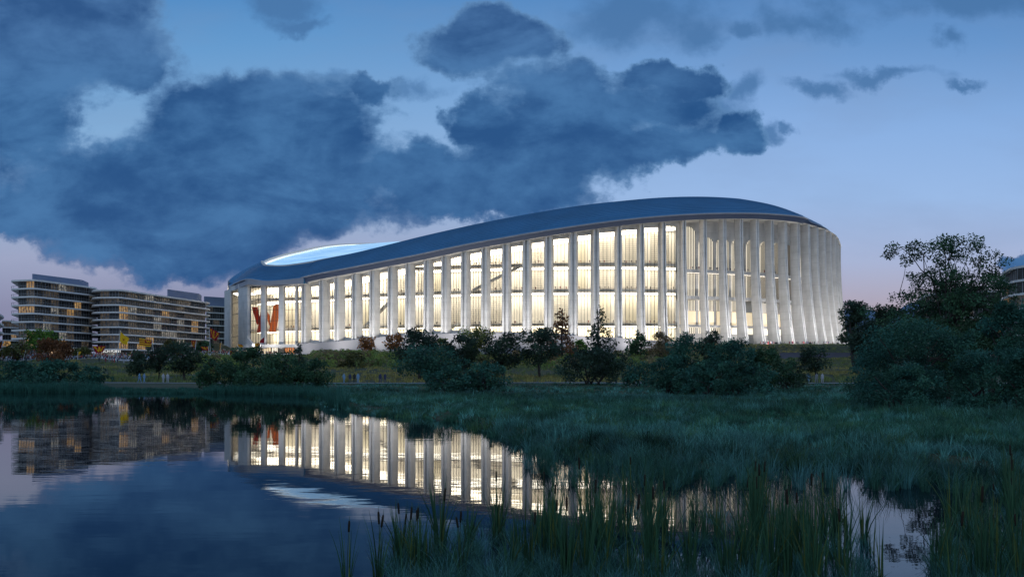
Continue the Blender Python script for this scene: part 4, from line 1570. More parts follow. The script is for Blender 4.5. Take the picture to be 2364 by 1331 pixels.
# walkers on the riverside path
for (px, rz, bi, top, legs, hair, lab) in (
        (322, 1.2, 1, 'ice', 'jeans', 'black', "leftmost path walker in pale blue top and jeans under dark trees"),
        (333, 1.4, 2, 'ice', 'pale', 'black', "path walker in blue top and pale trousers beside the leftmost walker"),
        (377, 3.0, 3, 'white', 'jeans', 'brown', "walker in white shirt seen from behind between two dark trees"),
        (387, 3.3, 0, 'white', 'pale', 'brown', "walker in white top and grey trousers next to other white shirted walker"),
        (794, 2.8, 1, 'ice', 'jeans', 'fair', "walker in light blue jacket at left of the group below olive bush"),
        (808, 3.0, 2, 'navy', 'pale', 'brown', "walker in dark top and pale trousers in the group below olive bush"),
        (818, 3.2, 3, 'black', 'dark', 'black', "walker in black jacket and dark trousers below the olive bush"),
        (826.5, 3.3, 0, 'ice', 'dark', 'black', "walker in sky blue top and black trousers at right of the group of four"),
        (878, 0.3, 1, 'navy', 'pale', 'black', "walker in navy jacket and light trousers, left one of a pair near dark trees"),
        (889, 3.0, 0, 'navy', 'dark', 'black', "walker in navy jacket with dark trousers, right one of a pair"),
        (1866.5, 2.6, 1, 'ice', 'jeans', 'fair', "walker in hooded pale blue jacket below the retaining wall"),
        (1885, 2.4, 2, 'grey', 'pale', 'brown', "middle walker in grey top of three below the retaining wall"),
        (1898.5, 3.2, 3, 'white', 'dark', 'black', "walker in white and dark clothes, nearest the big right thicket")):
    d = dpath(px) + 0.2
    x = gx(px, d)
    person(x, d, tz(x, d) + 0.08, rz, lab, None, bi, top, legs, pr.randrange(2), hair)
# strollers on the lawn path
for (px, top, lab) in ((229, 'black', "stroller in black standing left on the lawn path"), (244, 'burg', "stroller in burgundy top on lawn path below long block"), (252, 'grey', "stroller in grey top on the lawn path"),
                       (259, 'burg', "stroller in dark red top among the lawn path group"), (264, 'red', "stroller in bright red top among the lawn path group"), (271, 'navy', "stroller in navy top walking wide on lawn path"), (286, 'white', "stroller in white top at right end of lawn path group")):
    d = 270 + (px - 200) * .08; x = gx(px, d)
    kw = rnd([top])
    person(x, d, tz(x, d) + 0.13, pr.uniform(0, 6.28), lab, None, **kw)
# spectators on the galleries behind the glass
GT = ['red', 'burg', 'black', 'black', 'burg', 'navy', 'grey', 'burg', 'navy']  # dark tops: the unlit fronts of gallery figures are put into clothing colour
for z, pa, pb, n, gname in ((Z1, 600, 1570, 78, "lowest"), (Z2, 600, 1570, 72, "middle"), (Z3, 955, 1570, 46, "upper")):
    for j in range(n):
        px = pa + (pb - pa) * (j + pr.uniform(0.05, 0.95)) / n
        if pr.random() < .5: px = px + 8 * math.sin(px * .13)
        q = fo(s_at(px), -7.9 - pr.random() * .8, 12)
        person(q[0], q[1], z + 0.01, pr.uniform(-1, 1), "spectator standing at the balustrade of the %s gallery behind the glass" % gname, "spectators on the %s stadium gallery" % gname, **rnd(GT))
for j in range(36):
    px = 1578 + (1850 - 1578) * (j + pr.random()) / 36
    q = fo(s_at(px), -2.6, 8)
    person(q[0], q[1], zg1 + 0.01, pr.uniform(-1, 1), "spectator on the open colonnade balcony below the arched screens", "spectators on the colonnade balcony", **rnd(['black', 'navy', 'grey', 'burg']))
# people outside the right end of the stadium
for j in range(44):
    px = 1705 + 165 * pr.random()
    q = fo(s_at(px), 14 + pr.random() * 6)
    person(q[0], q[1], max(tz(q[0], q[1]), z_bot(s_at(px)) - 1.2) , pr.uniform(0, 6.28), "visitor standing on the grass at the foot of the right hand fins", "visitors at the foot of the fins", **rnd(GT))


def crowd(name, label, spots):
    """people too many and too small to count, one mass"""
    V_, Q_, MI = [], [], []
    mats_ = [cmat("top " + k_, v_) for k_, v_ in TOPS.items()] + [cmat("trousers dark", (.02, .02, .025)), cmat("skin 0", SKINS[0]), cmat("hair black", (.012, .01, .01))]
    nt_ = len(TOPS); off = 0
    lows = []
    for bd in BODIES[:4]:
        co = np.empty(len(bd.vertices) * 3); bd.vertices.foreach_get("co", co)
        fa = [tuple(p_.vertices) for p_ in bd.polygons if len(p_.vertices) == 4]
        mi = [p_.material_index for p_ in bd.polygons if len(p_.vertices) == 4]
        lows.append((co.reshape(-1, 3), np.array(fa), np.array(mi)))
    for (x, y, z) in spots:
        co, fa, mi = lows[pr.randrange(4)]
        a_ = pr.uniform(0, 6.28); c, s_ = math.cos(a_), math.sin(a_)
        k_ = pr.uniform(.9, 1.08)
        V_.append(np.stack([co[:, 0] * c - co[:, 1] * s_, co[:, 0] * s_ + co[:, 1] * c, co[:, 2]], -1) * k_ + np.array([x, y, z]))
        Q_.append(fa + off); off += len(co)
        topi = pr.choice([0, 0, 1, 1, 1, 4, 4, 5, 3, 8, 2])
        MI.append(np.choose(np.minimum(mi, 4), [topi, nt_, nt_ + 1, nt_ + 2, nt_ + 2]))
    me = npmesh(name, np.concatenate(V_), np.concatenate(Q_), mats_)
    me.polygons.foreach_set("material_index", np.concatenate(MI).astype(np.int32))
    ob = bpy.data.objects.new(name, me); COL.objects.link(ob)
    return tag(ob, label, None, kind="stuff")


spots = []
for j in range(560):
    px = pr.uniform(-20, 430); d = 306 + 60 * pr.random() ** 1.6
    x = gx(px, d); spots.append((x, d, tz(x, d) + .08))
for j in range(170):
    px = pr.uniform(455, 640); d = pr.uniform(385, 436)
    x = gx(px, d); spots.append((x, d, tz(x, d) + .12))
crowd("crowd", "dense crowd of fans filling the plaza", spots)

# ------------------------------------------------------------------ trees and shrubs
BARK = mat("dark bark", (0.05, 0.04, 0.035), 0.9, var=0.3, scale=3)
LEAF = {
    'dark': leafmat("dark green leaves", (0.05, 0.115, 0.055)),
    'teal': leafmat("blue green leaves", (0.04, 0.125, 0.085)),
    'olive': leafmat("olive leaves", (0.11, 0.11, 0.035)),
    'bright': leafmat("fresh green leaves", (0.10, 0.20, 0.03)),
    'lime': leafmat("yellow green leaves", (0.16, 0.19, 0.05)),
    'brown': leafmat("rust brown leaves", (0.20, 0.085, 0.035)),
    'orange': leafmat("orange leaves", (0.36, 0.15, 0.05)),
    'straw': leafmat("straw leaves", (0.22, 0.17, 0.09)),
    'black': leafmat("near black leaves", (0.04, 0.07, 0.042)),
}


def leaf_cloud(centers, radii, nleaf, size, rng, flat=0.75, droop=0.0):
    """rhombic leaves scattered through a set of clumps -> verts, quads, tint"""
    nc = len(centers)
    wgt = radii ** 2 / np.sum(radii ** 2)
    ci = rng.choice(nc, nleaf, p=wgt)
    d = rng.normal(size=(nleaf, 3)); d /= np.linalg.norm(d, axis=1)[:, None]
    r = rng.random(nleaf) ** 0.45
    pos = centers[ci] + d * (radii[ci] * r)[:, None] * np.array([1, 1, flat])
    ax = rng.normal(size=(nleaf, 3)) + d * 0.9 + np.array([0, 0, -droop]); ax /= np.linalg.norm(ax, axis=1)[:, None]
    nn = rng.normal(size=(nleaf, 3)) * 0.8 + np.array([0, 0, 0.7])
    sd = np.cross(ax, nn); sd /= np.linalg.norm(sd, axis=1)[:, None] + 1e-9
    L_ = size * rng.uniform(.6, 1.35, nleaf)
    v = np.empty((nleaf, 4, 3))
    v[:, 0] = pos
    v[:, 1] = pos + ax * (L_ * .45)[:, None] + sd * (L_ * .30)[:, None]
    v[:, 2] = pos + ax * L_[:, None]
    v[:, 3] = pos + ax * (L_ * .45)[:, None] - sd * (L_ * .30)[:, None]
    q = np.arange(nleaf * 4).reshape(-1, 4)
    ct = rng.uniform(.5, 1.5, nc)[ci] * rng.uniform(.75, 1.25, nleaf)
    hue = rng.uniform(-.12, .12, nc)[ci]
    tint = np.stack([ct * (1 + hue), ct, ct * (1 - hue)], -1)
    return v.reshape(-1, 3), q, np.repeat(tint, 4, axis=0)


def limb(b_, a_, e_, r0, r1, rn, segs=4, wob=0.12):
    a_ = np.array(a_, float); e_ = np.array(e_, float)
    L_ = np.linalg.norm(e_ - a_)
    pts = []
    for k_ in range(segs + 1):
        t = k_ / segs
        q = a_ + (e_ - a_) * t
        q[2] += L_ * .12 * math.sin(math.pi * t) * (1 if rn.random() < .8 else -.3)
        if 0 < k_ < segs: q = q + rn.normal(size=3) * L_ * wob * .35
        pts.append(tuple(q))
    b_.tube(pts, [r0 + (r1 - r0) * k_ / segs for k_ in range(segs + 1)], 5)
    return pts


def tree(name, label, cat, px, top, width, d, style, color, base=None, group=None, nleaf=None, size=None, dens=1.0, seed=None, sink=0.0):
    sd = seed if seed is not None else int(px * 7 + top * 13 + d)
    rn = np.random.default_rng(sd)
    x = gx(px, d); y = d
    z0 = tz(x, y) - sink
    if base is not None: z0 = min(z0, zpy(base, d)) if base > 0 else z0
    zt = zpy(top, d)
    H = (zt - z0) * (1.07 if style in ('shrub', 'round') else 1.02); Wd = width / F * d * (1.22 if style in ('shrub', 'round') else 1.08); R = Wd / 2
    root = thing(name, label, cat, (x, y, z0), group)
    tr = MB(); cen, rad = [], []
    if style == 'shrub':        # crown down to the ground, several stems
        n = int(26 * max(1, Wd / max(H, .1)) * dens)
        for k_ in range(n):
            a_ = rn.uniform(0, 6.283); rr_ = math.sqrt(rn.random()); hh = rn.random() ** .8
            prof = math.sqrt(max(0.05, 1 - (max(0, hh - .18) / .86) ** 2.1))
            cen.append((x + math.cos(a_) * rr_ * R * prof * .86, y + math.sin(a_) * rr_ * R * prof * .7, z0 + .12 * H + hh * H * .78)); rad.append(H * rn.uniform(.10, .19) * (1.15 if hh < .5 else .85))
        for k_ in range(7):
            e_ = cen[rn.integers(len(cen))]
            limb(tr, (x + rn.normal() * R * .12, y + rn.normal() * R * .1, z0 - .2), e_, .022 * H, .006 * H, rn)
        flat = .8
    elif style == 'round':      # short visible trunk, domed crown
        cb = .26
        for k_ in range(int(34 * dens)):
            a_ = rn.uniform(0, 6.283); rr_ = rn.random() ** .45; hh = rn.uniform(-1, 1)
            prof = math.sqrt(max(0.03, 1 - hh * hh * .92))
            cen.append((x + math.cos(a_) * rr_ * R * prof * .86, y + math.sin(a_) * rr_ * R * prof * .8, z0 + H * (cb + (1 - cb) * (.5 + .44 * hh)))); rad.append(R * rn.uniform(.20, .36))
        fork = (x + rn.normal() * .03 * H, y, z0 + H * cb * 1.1)
        limb(tr, (x, y, z0 - .3), fork, .035 * H, .024 * H, rn, 3, .05)
        for k_ in range(12):
            limb(tr, fork, cen[rn.integers(len(cen))], .016 * H, .004 * H, rn)
        flat = .8
    elif style == 'cone':       # pointed, tiered, gaps between the tiers
        limb(tr, (x, y, z0 - .3), (x + rn.normal() * .02 * H, y, zt), .028 * H, .004 * H, rn, 6, .02)
        tiers = int(11 * dens)
        for k_ in range(tiers):
            hh = .16 + .82 * k_ / (tiers - 1)
            prof = (1 - hh) ** .75 * 1.12 * (0.8 + .35 * rn.random())
            for j in range(max(2, int(7 * prof + 2))):
                a_ = rn.uniform(0, 6.283); rr_ = rn.uniform(.35, 1)
                c = (x + math.cos(a_) * rr_ * R * prof, y + math.sin(a_) * rr_ * R * prof, z0 + H * hh - R * .10 * rr_ + rn.normal() * .02 * H)
                cen.append(c); rad.append(R * (.16 + .16 * prof))
                if j % 2 == 0: limb(tr, (x, y, z0 + H * (hh - .03)), c, .008 * H, .003 * H, rn, 2)
        flat = .55
    else:                       # 'open': spreading limbs, leaves at the twig ends, sky between
        fork_h = .30
        f0 = (x, y, z0 - .3); f1 = (x + .02 * H, y, z0 + H * fork_h)
        limb(tr, f0, f1, .020 * H, .015 * H, rn, 4, .04)
        limb(tr, f1, (x + .03 * H, y, z0 + H * .72), .014 * H, .005 * H, rn, 4, .05)
        nmain = int(38 * dens)
        for k_ in range(nmain):
            a_ = 6.283 * k_ / nmain * 2.4 + rn.normal() * .3
            hh = rn.uniform(.30, .96)
            prof = math.sqrt(max(.05, 1 - ((hh - .52) / .52) ** 2))
            rr_ = rn.uniform(.55, 1.0)
            e_ = (x + math.cos(a_) * R * prof * rr_, y + math.sin(a_) * R * prof * rr_ * .8, z0 + H * hh)
            st = (x + .025 * H, y, z0 + H * rn.uniform(fork_h * .9, min(.66, hh)))
            pts = limb(tr, st, e_, .007 * H, .002 * H, rn, 5, .10)
            cen.append(e_); rad.append(R * rn.uniform(.10, .17))
            for j in range(7):
                p_ = np.array(pts[rn.integers(2, 6)])
                e2 = p_ + rn.normal(size=3) * R * .20 + np.array([0, 0, R * .08])
                e2[2] = min(e2[2], zt - .02 * H)
                limb(tr, p_, e2, .0025 * H, .001 * H, rn, 2)
                cen.append(tuple(e2)); rad.append(R * rn.uniform(.08, .16))
        flat = .6
    cen = np.array(cen); rad = np.array(rad)
    # stray sprigs that break the outline
    ns_ = int(len(cen) * (.55 if style in ('shrub', 'round') else .15))
    pick = rn.integers(0, len(cen), ns_)
    mid_ = np.array([x, y, z0 + H * .5])
    dv_ = cen[pick] - mid_
    dv_ /= np.linalg.norm(dv_, axis=1)[:, None] + 1e-9
    sp_ = cen[pick] + dv_ * (rad[pick] * rn.uniform(.7, 1.25, ns_))[:, None]
    sp_[:, 2] = np.clip(sp_[:, 2], z0 + .05 * H, zt + .03 * H)
    cen = np.concatenate([cen, sp_]); rad = np.concatenate([rad, rad[pick] * rn.uniform(.25, .5, ns_)])
    if size is None: size = max(.12, d * .0030)
    if nleaf is None:
        area = math.pi * R * H * .6
        nleaf = int(min(34000, max(700, area * 2.6 / (size * size * .3))) * (1.0 if style == 'open' else (.6 if style == 'cone' else 1.15)))
    V_, Q_, T_ = leaf_cloud(cen, rad, nleaf, size, rn, flat)
    V_[:, 2] = np.maximum(V_[:, 2], z0 - .1)
    V_ = V_ - np.array([x, y, z0])
    me = npmesh("crown", V_, Q_, LEAF[color], T_)
    cr = bpy.data.objects.new("crown", me); COL.objects.link(cr); cr.parent = root
    tr.build("trunk", BARK, root, smooth=True)
    return root


TREES = [
    # name, label, category, px, top, width, d, style, colour
    ("tree", "bright green tree before the tallest office block", "tree", 96, 769, 68, 312, 'round', 'bright'),
    ("tree", "olive green tree left of the bright green tree", "tree", 37, 796, 56, 300, 'round', 'olive'),
    ("tree", "rust brown leafless looking tree in front of the bright green tree", "tree", 118, 793, 78, 215, 'round', 'brown'),
    ("tree", "small brown green tree under the CITY CAFE sign", "tree", 187, 805, 36, 312, 'round', 'olive'),
    ("tree", "small rust tree right of the larger rust brown tree", "tree", 146, 797, 36, 300, 'round', 'brown'),
    ("tree", "olive green tree at the right end of the long block's shops", "tree", 398, 791, 44, 318, 'round', 'olive'),
    ("tree", "pale green small tree cut by the left picture edge", "tree", 2, 806, 26, 308, 'round', 'lime'),
    ("tree", "low spreading dark tree over the two blue dressed walkers", "tree", 321, 818, 62, 158, 'round', 'black'),
    ("tree", "slim dark tree between the two pairs of walkers", "tree", 366, 802, 52, 160, 'open', 'black'),
    ("tree", "taller dark tree right of the white shirted walkers", "tree", 427, 796, 78, 154, 'round', 'black'),
    ("shrub", "dark round bush on the lawn slope beside the long block", "shrub", 470, 788, 40, 425, 'shrub', 'dark'),
    ("shrub", "leftmost dark green bush on the pond shore", "shrub", 40, 834, 130, 108, 'shrub', 'teal'),
    ("shrub", "dark green shore bush below the rust brown tree", "shrub", 128, 832, 120, 112, 'shrub', 'teal'),
    ("shrub", "low shore bush right of the rust tree, ending at the path", "shrub", 205, 845, 90, 110, 'shrub', 'teal'),
    ("shrub", "small low bush at the waterline far left", "shrub", 82, 862, 120, 101, 'shrub', 'teal'),
    ("shrub", "big dark shore bush below the striped entrance flags", "shrub", 572, 806, 120, 102, 'shrub', 'dark'),
    ("shrub", "dark shore bush left of the big one, below the lawn", "shrub", 505, 832, 100, 104, 'shrub', 'dark'),
    ("shrub", "dark shore bush under the small conifer", "shrub", 655, 816, 120, 100, 'shrub', 'dark'),
    ("shrub", "right hand dark shore bush beside the olive slope", "shrub", 715, 828, 100, 98, 'shrub', 'dark'),
    ("shrub", "low bush at the waterline in front of the big shore bush", "shrub", 610, 850, 150, 95, 'shrub', 'dark'),
    ("conifer", "small dark conifer in front of the pale plinth", "tree", 690, 787, 44, 150, 'cone', 'black'),
    ("shrub", "olive round bush above the group of four walkers", "shrub", 815, 813, 54, 235, 'shrub', 'olive'),
    ("tree", "thin orange and brown sapling against the plinth", "tree", 845, 780, 38, 372, 'open', 'orange'),
    ("tree", "fuller orange tree against the plinth", "tree", 911, 774, 38, 372, 'round', 'orange'),
    ("tree", "dark round tree with twiggy top right of the orange tree", "tree", 968, 770, 100, 165, 'round', 'black'),
    ("tree", "near dark tree with forked trunk in front of the twiggy topped one", "tree", 992, 806, 132, 92, 'round', 'teal'),
    ("shrub", "yellow green bush between dark trees below the plinth", "shrub", 1017, 784, 36, 350, 'shrub', 'lime'),
    ("shrub", "straw brown bush between the dark trees", "shrub", 1033, 797, 36, 330, 'shrub', 'straw'),
    ("tree", "dark round tree in front of the light green tree", "tree", 1072, 780, 76, 172, 'round', 'black'),
    ("tree", "light yellow green tree rising against the plinth", "tree", 1100, 763, 84, 340, 'round', 'lime'),
    ("tree", "wide dark tree right of the light green tree", "tree", 1163, 776, 88, 172, 'round', 'black'),
    ("shrub", "grey green bush below the wide dark tree", "shrub", 1122, 822, 64, 150, 'shrub', 'olive'),
    ("shrub", "low dark bush spreading at the end of the right path stub", "shrub", 1112, 838, 130, 84, 'shrub', 'teal'),
    ("shrub", "low dark bush left of the path stub bush", "shrub", 1040, 846, 110, 82, 'shrub', 'teal'),
    ("tree", "dark open tree left of the rust topped tree", "tree", 1246, 768, 92, 178, 'round', 'black'),
    ("tree", "rust coloured tree standing before the glowing windows", "tree", 1297, 714, 76, 310, 'cone', 'brown'),
    ("tree", "tall dark pointed tree right of the rust coloured tree", "tree", 1385, 711, 96, 190, 'cone', 'black'),
    ("shrub", "fresh green bush under the tall dark pointed tree", "shrub", 1337, 786, 50, 320, 'shrub', 'bright'),
    ("shrub", "wide dark thicket at foot of the tall pointed tree", "shrub", 1375, 806, 200, 128, 'shrub', 'black'),
    ("shrub", "low dark bush right of the wide thicket", "shrub", 1480, 838, 80, 118, 'shrub', 'teal'),
    ("shrub", "round green bush on the grass below the fins", "shrub", 1470, 767, 62, 352, 'shrub', 'dark'),
    ("shrub", "dry straw brown bush right of the round green bush", "shrub", 1528, 770, 60, 352, 'shrub', 'straw'),
    ("shrub", "big dark bush below the first arched screens", "shrub", 1592, 774, 128, 80, 'shrub', 'teal'),
    ("shrub", "low left flank bush of the big central thicket", "shrub", 1548, 826, 110, 76, 'shrub', 'teal'),
    ("shrub", "broad dark bush in the middle of the central thicket", "shrub", 1690, 784, 170, 76, 'shrub', 'teal'),
    ("sapling", "thin leafy sapling poking above the central thicket", "tree", 1642, 762, 46, 78, 'open', 'black'),
    ("shrub", "low front bush at the grass edge of the central thicket", "shrub", 1672, 838, 230, 71, 'shrub', 'teal'),
    ("shrub", "right bush of the central thicket below the visitors", "shrub", 1775, 806, 120, 79, 'shrub', 'dark'),
    ("shrub", "trailing low bush at the right end of the central thicket", "shrub", 1822, 838, 80, 96, 'shrub', 'black'),
    ("tree", "small dark tree before the grey retaining wall", "tree", 1884, 808, 72, 172, 'round', 'black'),
    ("tree", "dark tree just right of the stadium's right end", "tree", 1978, 700, 70, 190, 'round', 'black'),
    ("tree", "second dark tree behind the tall open tree's left branches", "tree", 2040, 706, 100, 200, 'round', 'black'),
    ("tree", "dark brownish tree filling the gap left of the tall tree", "tree", 2022, 748, 100, 96, 'round', 'black'),
    ("tree", "tall open tree with sky showing through its branches", "tree", 2192, 556, 280, 66, 'open', 'dark'),
    ("shrub", "large dark bush at the left edge of the right hand thicket", "shrub", 2008, 806, 112, 54, 'shrub', 'teal'),
    ("tree", "big spreading bush tree in the middle of right thicket", "tree", 2105, 762, 190, 50, 'round', 'teal'),
    ("tree", "dark leafy tree under the tall tree's trunk", "tree", 2190, 776, 150, 56, 'round', 'dark'),
    ("shrub", "wide low bush at the grass edge of the right thicket", "shrub", 2075, 842, 240, 44, 'shrub', 'teal'),
    ("tree", "dense tree at the right picture edge", "tree", 2350, 712, 140, 56, 'round', 'teal'),
    ("shrub", "bush with pale bare stems near the right edge", "shrub", 2275, 816, 190, 43, 'shrub', 'teal'),
    ("shrub", "low bush cut off by the right picture edge", "shrub", 2385, 800, 130, 41, 'shrub', 'teal'),
    ("tree", "mid height dark tree between tall tree and right edge", "tree", 2285, 752, 110, 74, 'round', 'dark'),
]
for T_ in TREES:
    tree(*T_)

# ------------------------------------------------------------------ grass, scrub, reeds
GR = {'marsh': leafmat("marsh grass blades", (0.058, 0.145, 0.10), trans=0.25), 'dry': leafmat("dry meadow blades", (0.26, 0.26, 0.10), trans=0.25), 'reed': leafmat("reed blades", (0.042, 0.115, 0.055), trans=0.25)}


def blades(base, az, h, w, lean, tint, segs=2):
    n = len(base)
    dx, dy = np.cos(az), np.sin(az)
    sa = az + RNG.uniform(-1.2, 1.2, n) + math.pi / 2
    sx, sy = np.cos(sa), np.sin(sa)
    V_ = np.empty((n, (segs + 1) * 2, 3))
    for k_ in range(segs + 1):
        t = k_ / segs
        o = lean * h * t ** 1.8
        zz = h * (t - .35 * lean * t * t)
        hw = w * .5 * (1 - t) ** .7 if k_ < segs else w * .04
        c = np.stack([base[:, 0] + dx * o, base[:, 1] + dy * o, base[:, 2] + zz], -1)
        s_ = np.stack([sx * hw, sy * hw, np.zeros(n)], -1)
        V_[:, 2 * k_] = c - s_; V_[:, 2 * k_ + 1] = c + s_
    nv = (segs + 1) * 2
    q = []
    for k_ in range(segs):
        q.append(np.stack([2 * k_ + np.zeros(n, int), np.full(n, 2 * k_ + 1), np.full(n, 2 * k_ + 3), np.full(n, 2 * k_ + 2)], -1) + (np.arange(n) * nv)[:, None])
    return V_.reshape(-1, 3), np.concatenate(q), np.repeat(tint, nv, axis=0)


def tufts(x, y, z, nb, h, w, spread, lean, tint, segs=2):
    """nb blades per tuft"""
    n = len(x)
    rep = np.repeat(np.arange(n), nb)
    m_ = len(rep)
    az = RNG.uniform(0, 2 * np.pi, m_)
    r = spread[rep] * np.sqrt(RNG.random(m_)) if hasattr(spread, '__len__') else spread * np.sqrt(RNG.random(m_))
    base = np.stack([x[rep] + np.cos(az) * r, y[rep] + np.sin(az) * r, z[rep]], -1)
    hh = h[rep] * RNG.uniform(.55, 1.1, m_)
    ln = np.clip(lean * RNG.uniform(.2, 1.8, m_), 0, .95)
    tt = tint[rep] * RNG.uniform(.75, 1.25, m_)[:, None]
    return blades(base, az + RNG.normal(0, .4, m_), hh, w * RNG.uniform(.7, 1.3, m_), ln, tt, segs)


def emit_grass(name, label, parts, m_):
    off = 0; Vs, Qs, Ts = [], [], []
    for v, q, t in parts:
        Vs.append(v); Qs.append(q + off); Ts.append(t); off += len(v)
    me = npmesh(name, np.concatenate(Vs), np.concatenate(Qs), m_, np.concatenate(Ts))
    ob = bpy.data.objects.new(name, me); COL.objects.link(ob)
    return tag(ob, label, None, kind="stuff")


def shore_d(px):
    return np.interp(px, SHORE[:, 0], SH_D)


def patch(x, y, sc_, seed=0):
    """smooth 0..1 variation over the ground"""
    return .5 + .25 * np.sin(x / sc_ + 1.3 * seed) * np.cos(y / sc_ * 1.3 + seed) + .25 * np.sin((x + y) / sc_ * .53 + 2.1 * seed)


def sample(n, d0, d1, p0, p1):
    """points evenly spread over the ground seen between two distances"""
    d = np.sqrt(RNG.uniform(d0 ** 2, d1 ** 2, n)); px = RNG.uniform(p0, p1, n)
    return px, (px - CX) / F * d, d


def marsh(nh, d0, d1, tpd, nb, hmean, w, p0=700, p1=2480, margin=-0.5, segs=2, fill=0.35):
    """domed hummocks of grass, each of many tufts, with thinner grass between"""
    px, x, y = sample(nh, d0, d1, p0, p1)
    ok = y > shore_d(px) + margin + RNG.normal(0, .35, nh)
    x, y, px = x[ok], y[ok], px[ok]
    n = len(x)
    R_ = RNG.uniform(.3, 1.0, n) ** 1.3 * 1.5 * (1 + (d0 > 45) * .7)
    c = patch(x, y, 6.0, 3)
    big = patch(x, y, 3.4, 5)
    Hh = hmean * RNG.uniform(.35, 1.0, n) * (.55 + .9 * big)
    kind = RNG.random(n)
    pale = kind < np.where(c > .5, .55, .16)
    warm = kind > .90
    tint = np.where(pale[:, None], np.array([2.2, 2.4, 2.9]), np.where(warm[:, None], np.array([1.5, 1.35, .8]), np.array([.80, 1.05, .90]))) * RNG.uniform(.35, 1.35, (n, 1)) * (.45 + .95 * patch(x, y, 4.4, 7))[:, None]
    rep_ = np.repeat(np.arange(n), tpd)
    m_ = len(rep_)
    az = RNG.uniform(0, 2 * np.pi, m_); rr_ = np.sqrt(RNG.random(m_))
    tx = x[rep_] + np.cos(az) * rr_ * R_[rep_]; ty = y[rep_] + np.sin(az) * rr_ * R_[rep_]
    hh = Hh[rep_] * (1.0 - .6 * rr_ ** 2) * RNG.uniform(.8, 1.1, m_)
    far = np.interp(ty, [0, 95, 112, 160], [1, 1, .45, .4])
    ok = np.abs(ty - np.interp(CX + F * tx / ty, [-300, 0, 420, 900, 1250, 1900, 2600], [150, 146, 140, 139, 143, 139, 135])) > 2.2
    tx, ty, hh, tt = tx[ok], ty[ok], (hh * far)[ok], tint[rep_][ok]
    tz_ = np.maximum(terr(tx, ty), -.05)
    return tufts(tx, ty, tz_, nb, hh, w, .10, .55, tt * RNG.uniform(.8, 1.2, (len(tx), 1)), segs)


parts = [marsh(950, 17, 30, 14, 13, .9, .019, segs=3), marsh(1600, 28, 48, 11, 10, .9, .026), marsh(2400, 46, 74, 9, 9, .85, .028), marsh(3000, 72, 138, 6, 7, .85, .045)]
emit_grass("marsh_grass", "blue green marsh grass on the river bank", parts, GR['marsh'])

# shore reeds along the far bank
px = RNG.uniform(-60, 800, 2600); d = shore_d(px) + RNG.uniform(-1.5, 4.0, 2600)
x = (px - CX) / F * d
tint = np.ones((2600, 3)) * RNG.uniform(.6, 1.3, (2600, 1)) * np.array([.7, 1.0, 1.05])
emit_grass("shore_reeds", "reeds fringing the far pond shore", [tufts(x, d, np.maximum(terr(x, d), -.05), 12, RNG.uniform(.5, 1.2, 2600) * (.5 + patch(x, d, 6, 2)) * np.interp(px, [230, 260, 460, 500], [1, .45, .45, 1]), .05, .25, .22, tint)], GR['marsh'])
# meadow between path and stadium
px, x, y = sample(15000, 142, 400, -60, 2050)
ok = ~((px < 470) & (y > 300) & (y < 400)) & ~((px > 450) & (px < 712) & (y > 388)) & ~((px > 1800) & (px < 1960) & (y > 322) & (y < 334)) & (np.abs(y - np.interp(px, [-300, 0, 420, 900, 1250, 1900, 2600], [150, 146, 140, 139, 143, 139, 135])) > 2.4)
ok &= ~((px > 190) & (px < 480) & (y > 266) & (y < 296))
x, y, px = x[ok], y[ok], px[ok]
c = patch(x, y, 14, 4)
tint = np.where((c > .55)[:, None], np.array([1.35, 1.15, .9]), np.array([.7, .85, .7])) * RNG.uniform(.6, 1.3, (len(x), 1))
emit_grass("meadow_grass", "dry meadow grass on the slope below the stadium", [tufts(x, y, terr(x, y), 12, RNG.uniform(.4, 1.1, len(x)), .12, .7, .35, tint)], GR['dry'])
# scrub on the slope below the plinth
px = np.concatenate([RNG.uniform(725, 960, 260), RNG.uniform(400, 560, 80), RNG.uniform(960, 1560, 170)]); d = np.concatenate([RNG.uniform(250, 405, 260), RNG.uniform(210, 300, 80), RNG.uniform(230, 395, 170)])
x = (px - CX) / F * d
cz = terr(x, d)
cen = np.stack([x, d, cz + .7], -1)
sel = RNG.random(len(x)) < .6
cen[:, 2] += .3
v, q, t = leaf_cloud(cen[~sel], RNG.uniform(.8, 2.2, (~sel).sum()), 16000, .75, RNG, .8)
emit_grass("dry_scrub", "straw coloured scrub on the slope below the plinth", [(v, q, t)], LEAF['straw'])
cen = cen[sel]
v, q, t = leaf_cloud(cen, RNG.uniform(.9, 2.6, len(cen)), 26000, .75, RNG, .8)
sc_ob = emit_grass("undergrowth", "yellow green scrub covering the slope below the plinth", [(v, q, t * RNG.uniform(.7, 1.3, (1, 3)))], LEAF['lime'])

# grass hummocks standing in the shallow water and the low foreground bed
FG = np.array([(880, 1340), (905, 1290), (960, 1255), (1040, 1235), (1120, 1210), (1200, 1190), (1300, 1165), (1450, 1150), (1600, 1150), (1750, 1160), (1880, 1190), (1960, 1215), (2010, 1260), (2030, 1345)], float)


def in_poly(px, py, poly):
    r = np.zeros(len(px), bool); n = len(poly)
    for i in range(n):
        x0, y0 = poly[i]; x1, y1 = poly[(i + 1) % n]
        c_ = ((y0 > py) != (y1 > py)) & (px < (x1 - x0) * (py - y0) / (y1 - y0 + 1e-12) + x0)
        r ^= c_
    return r


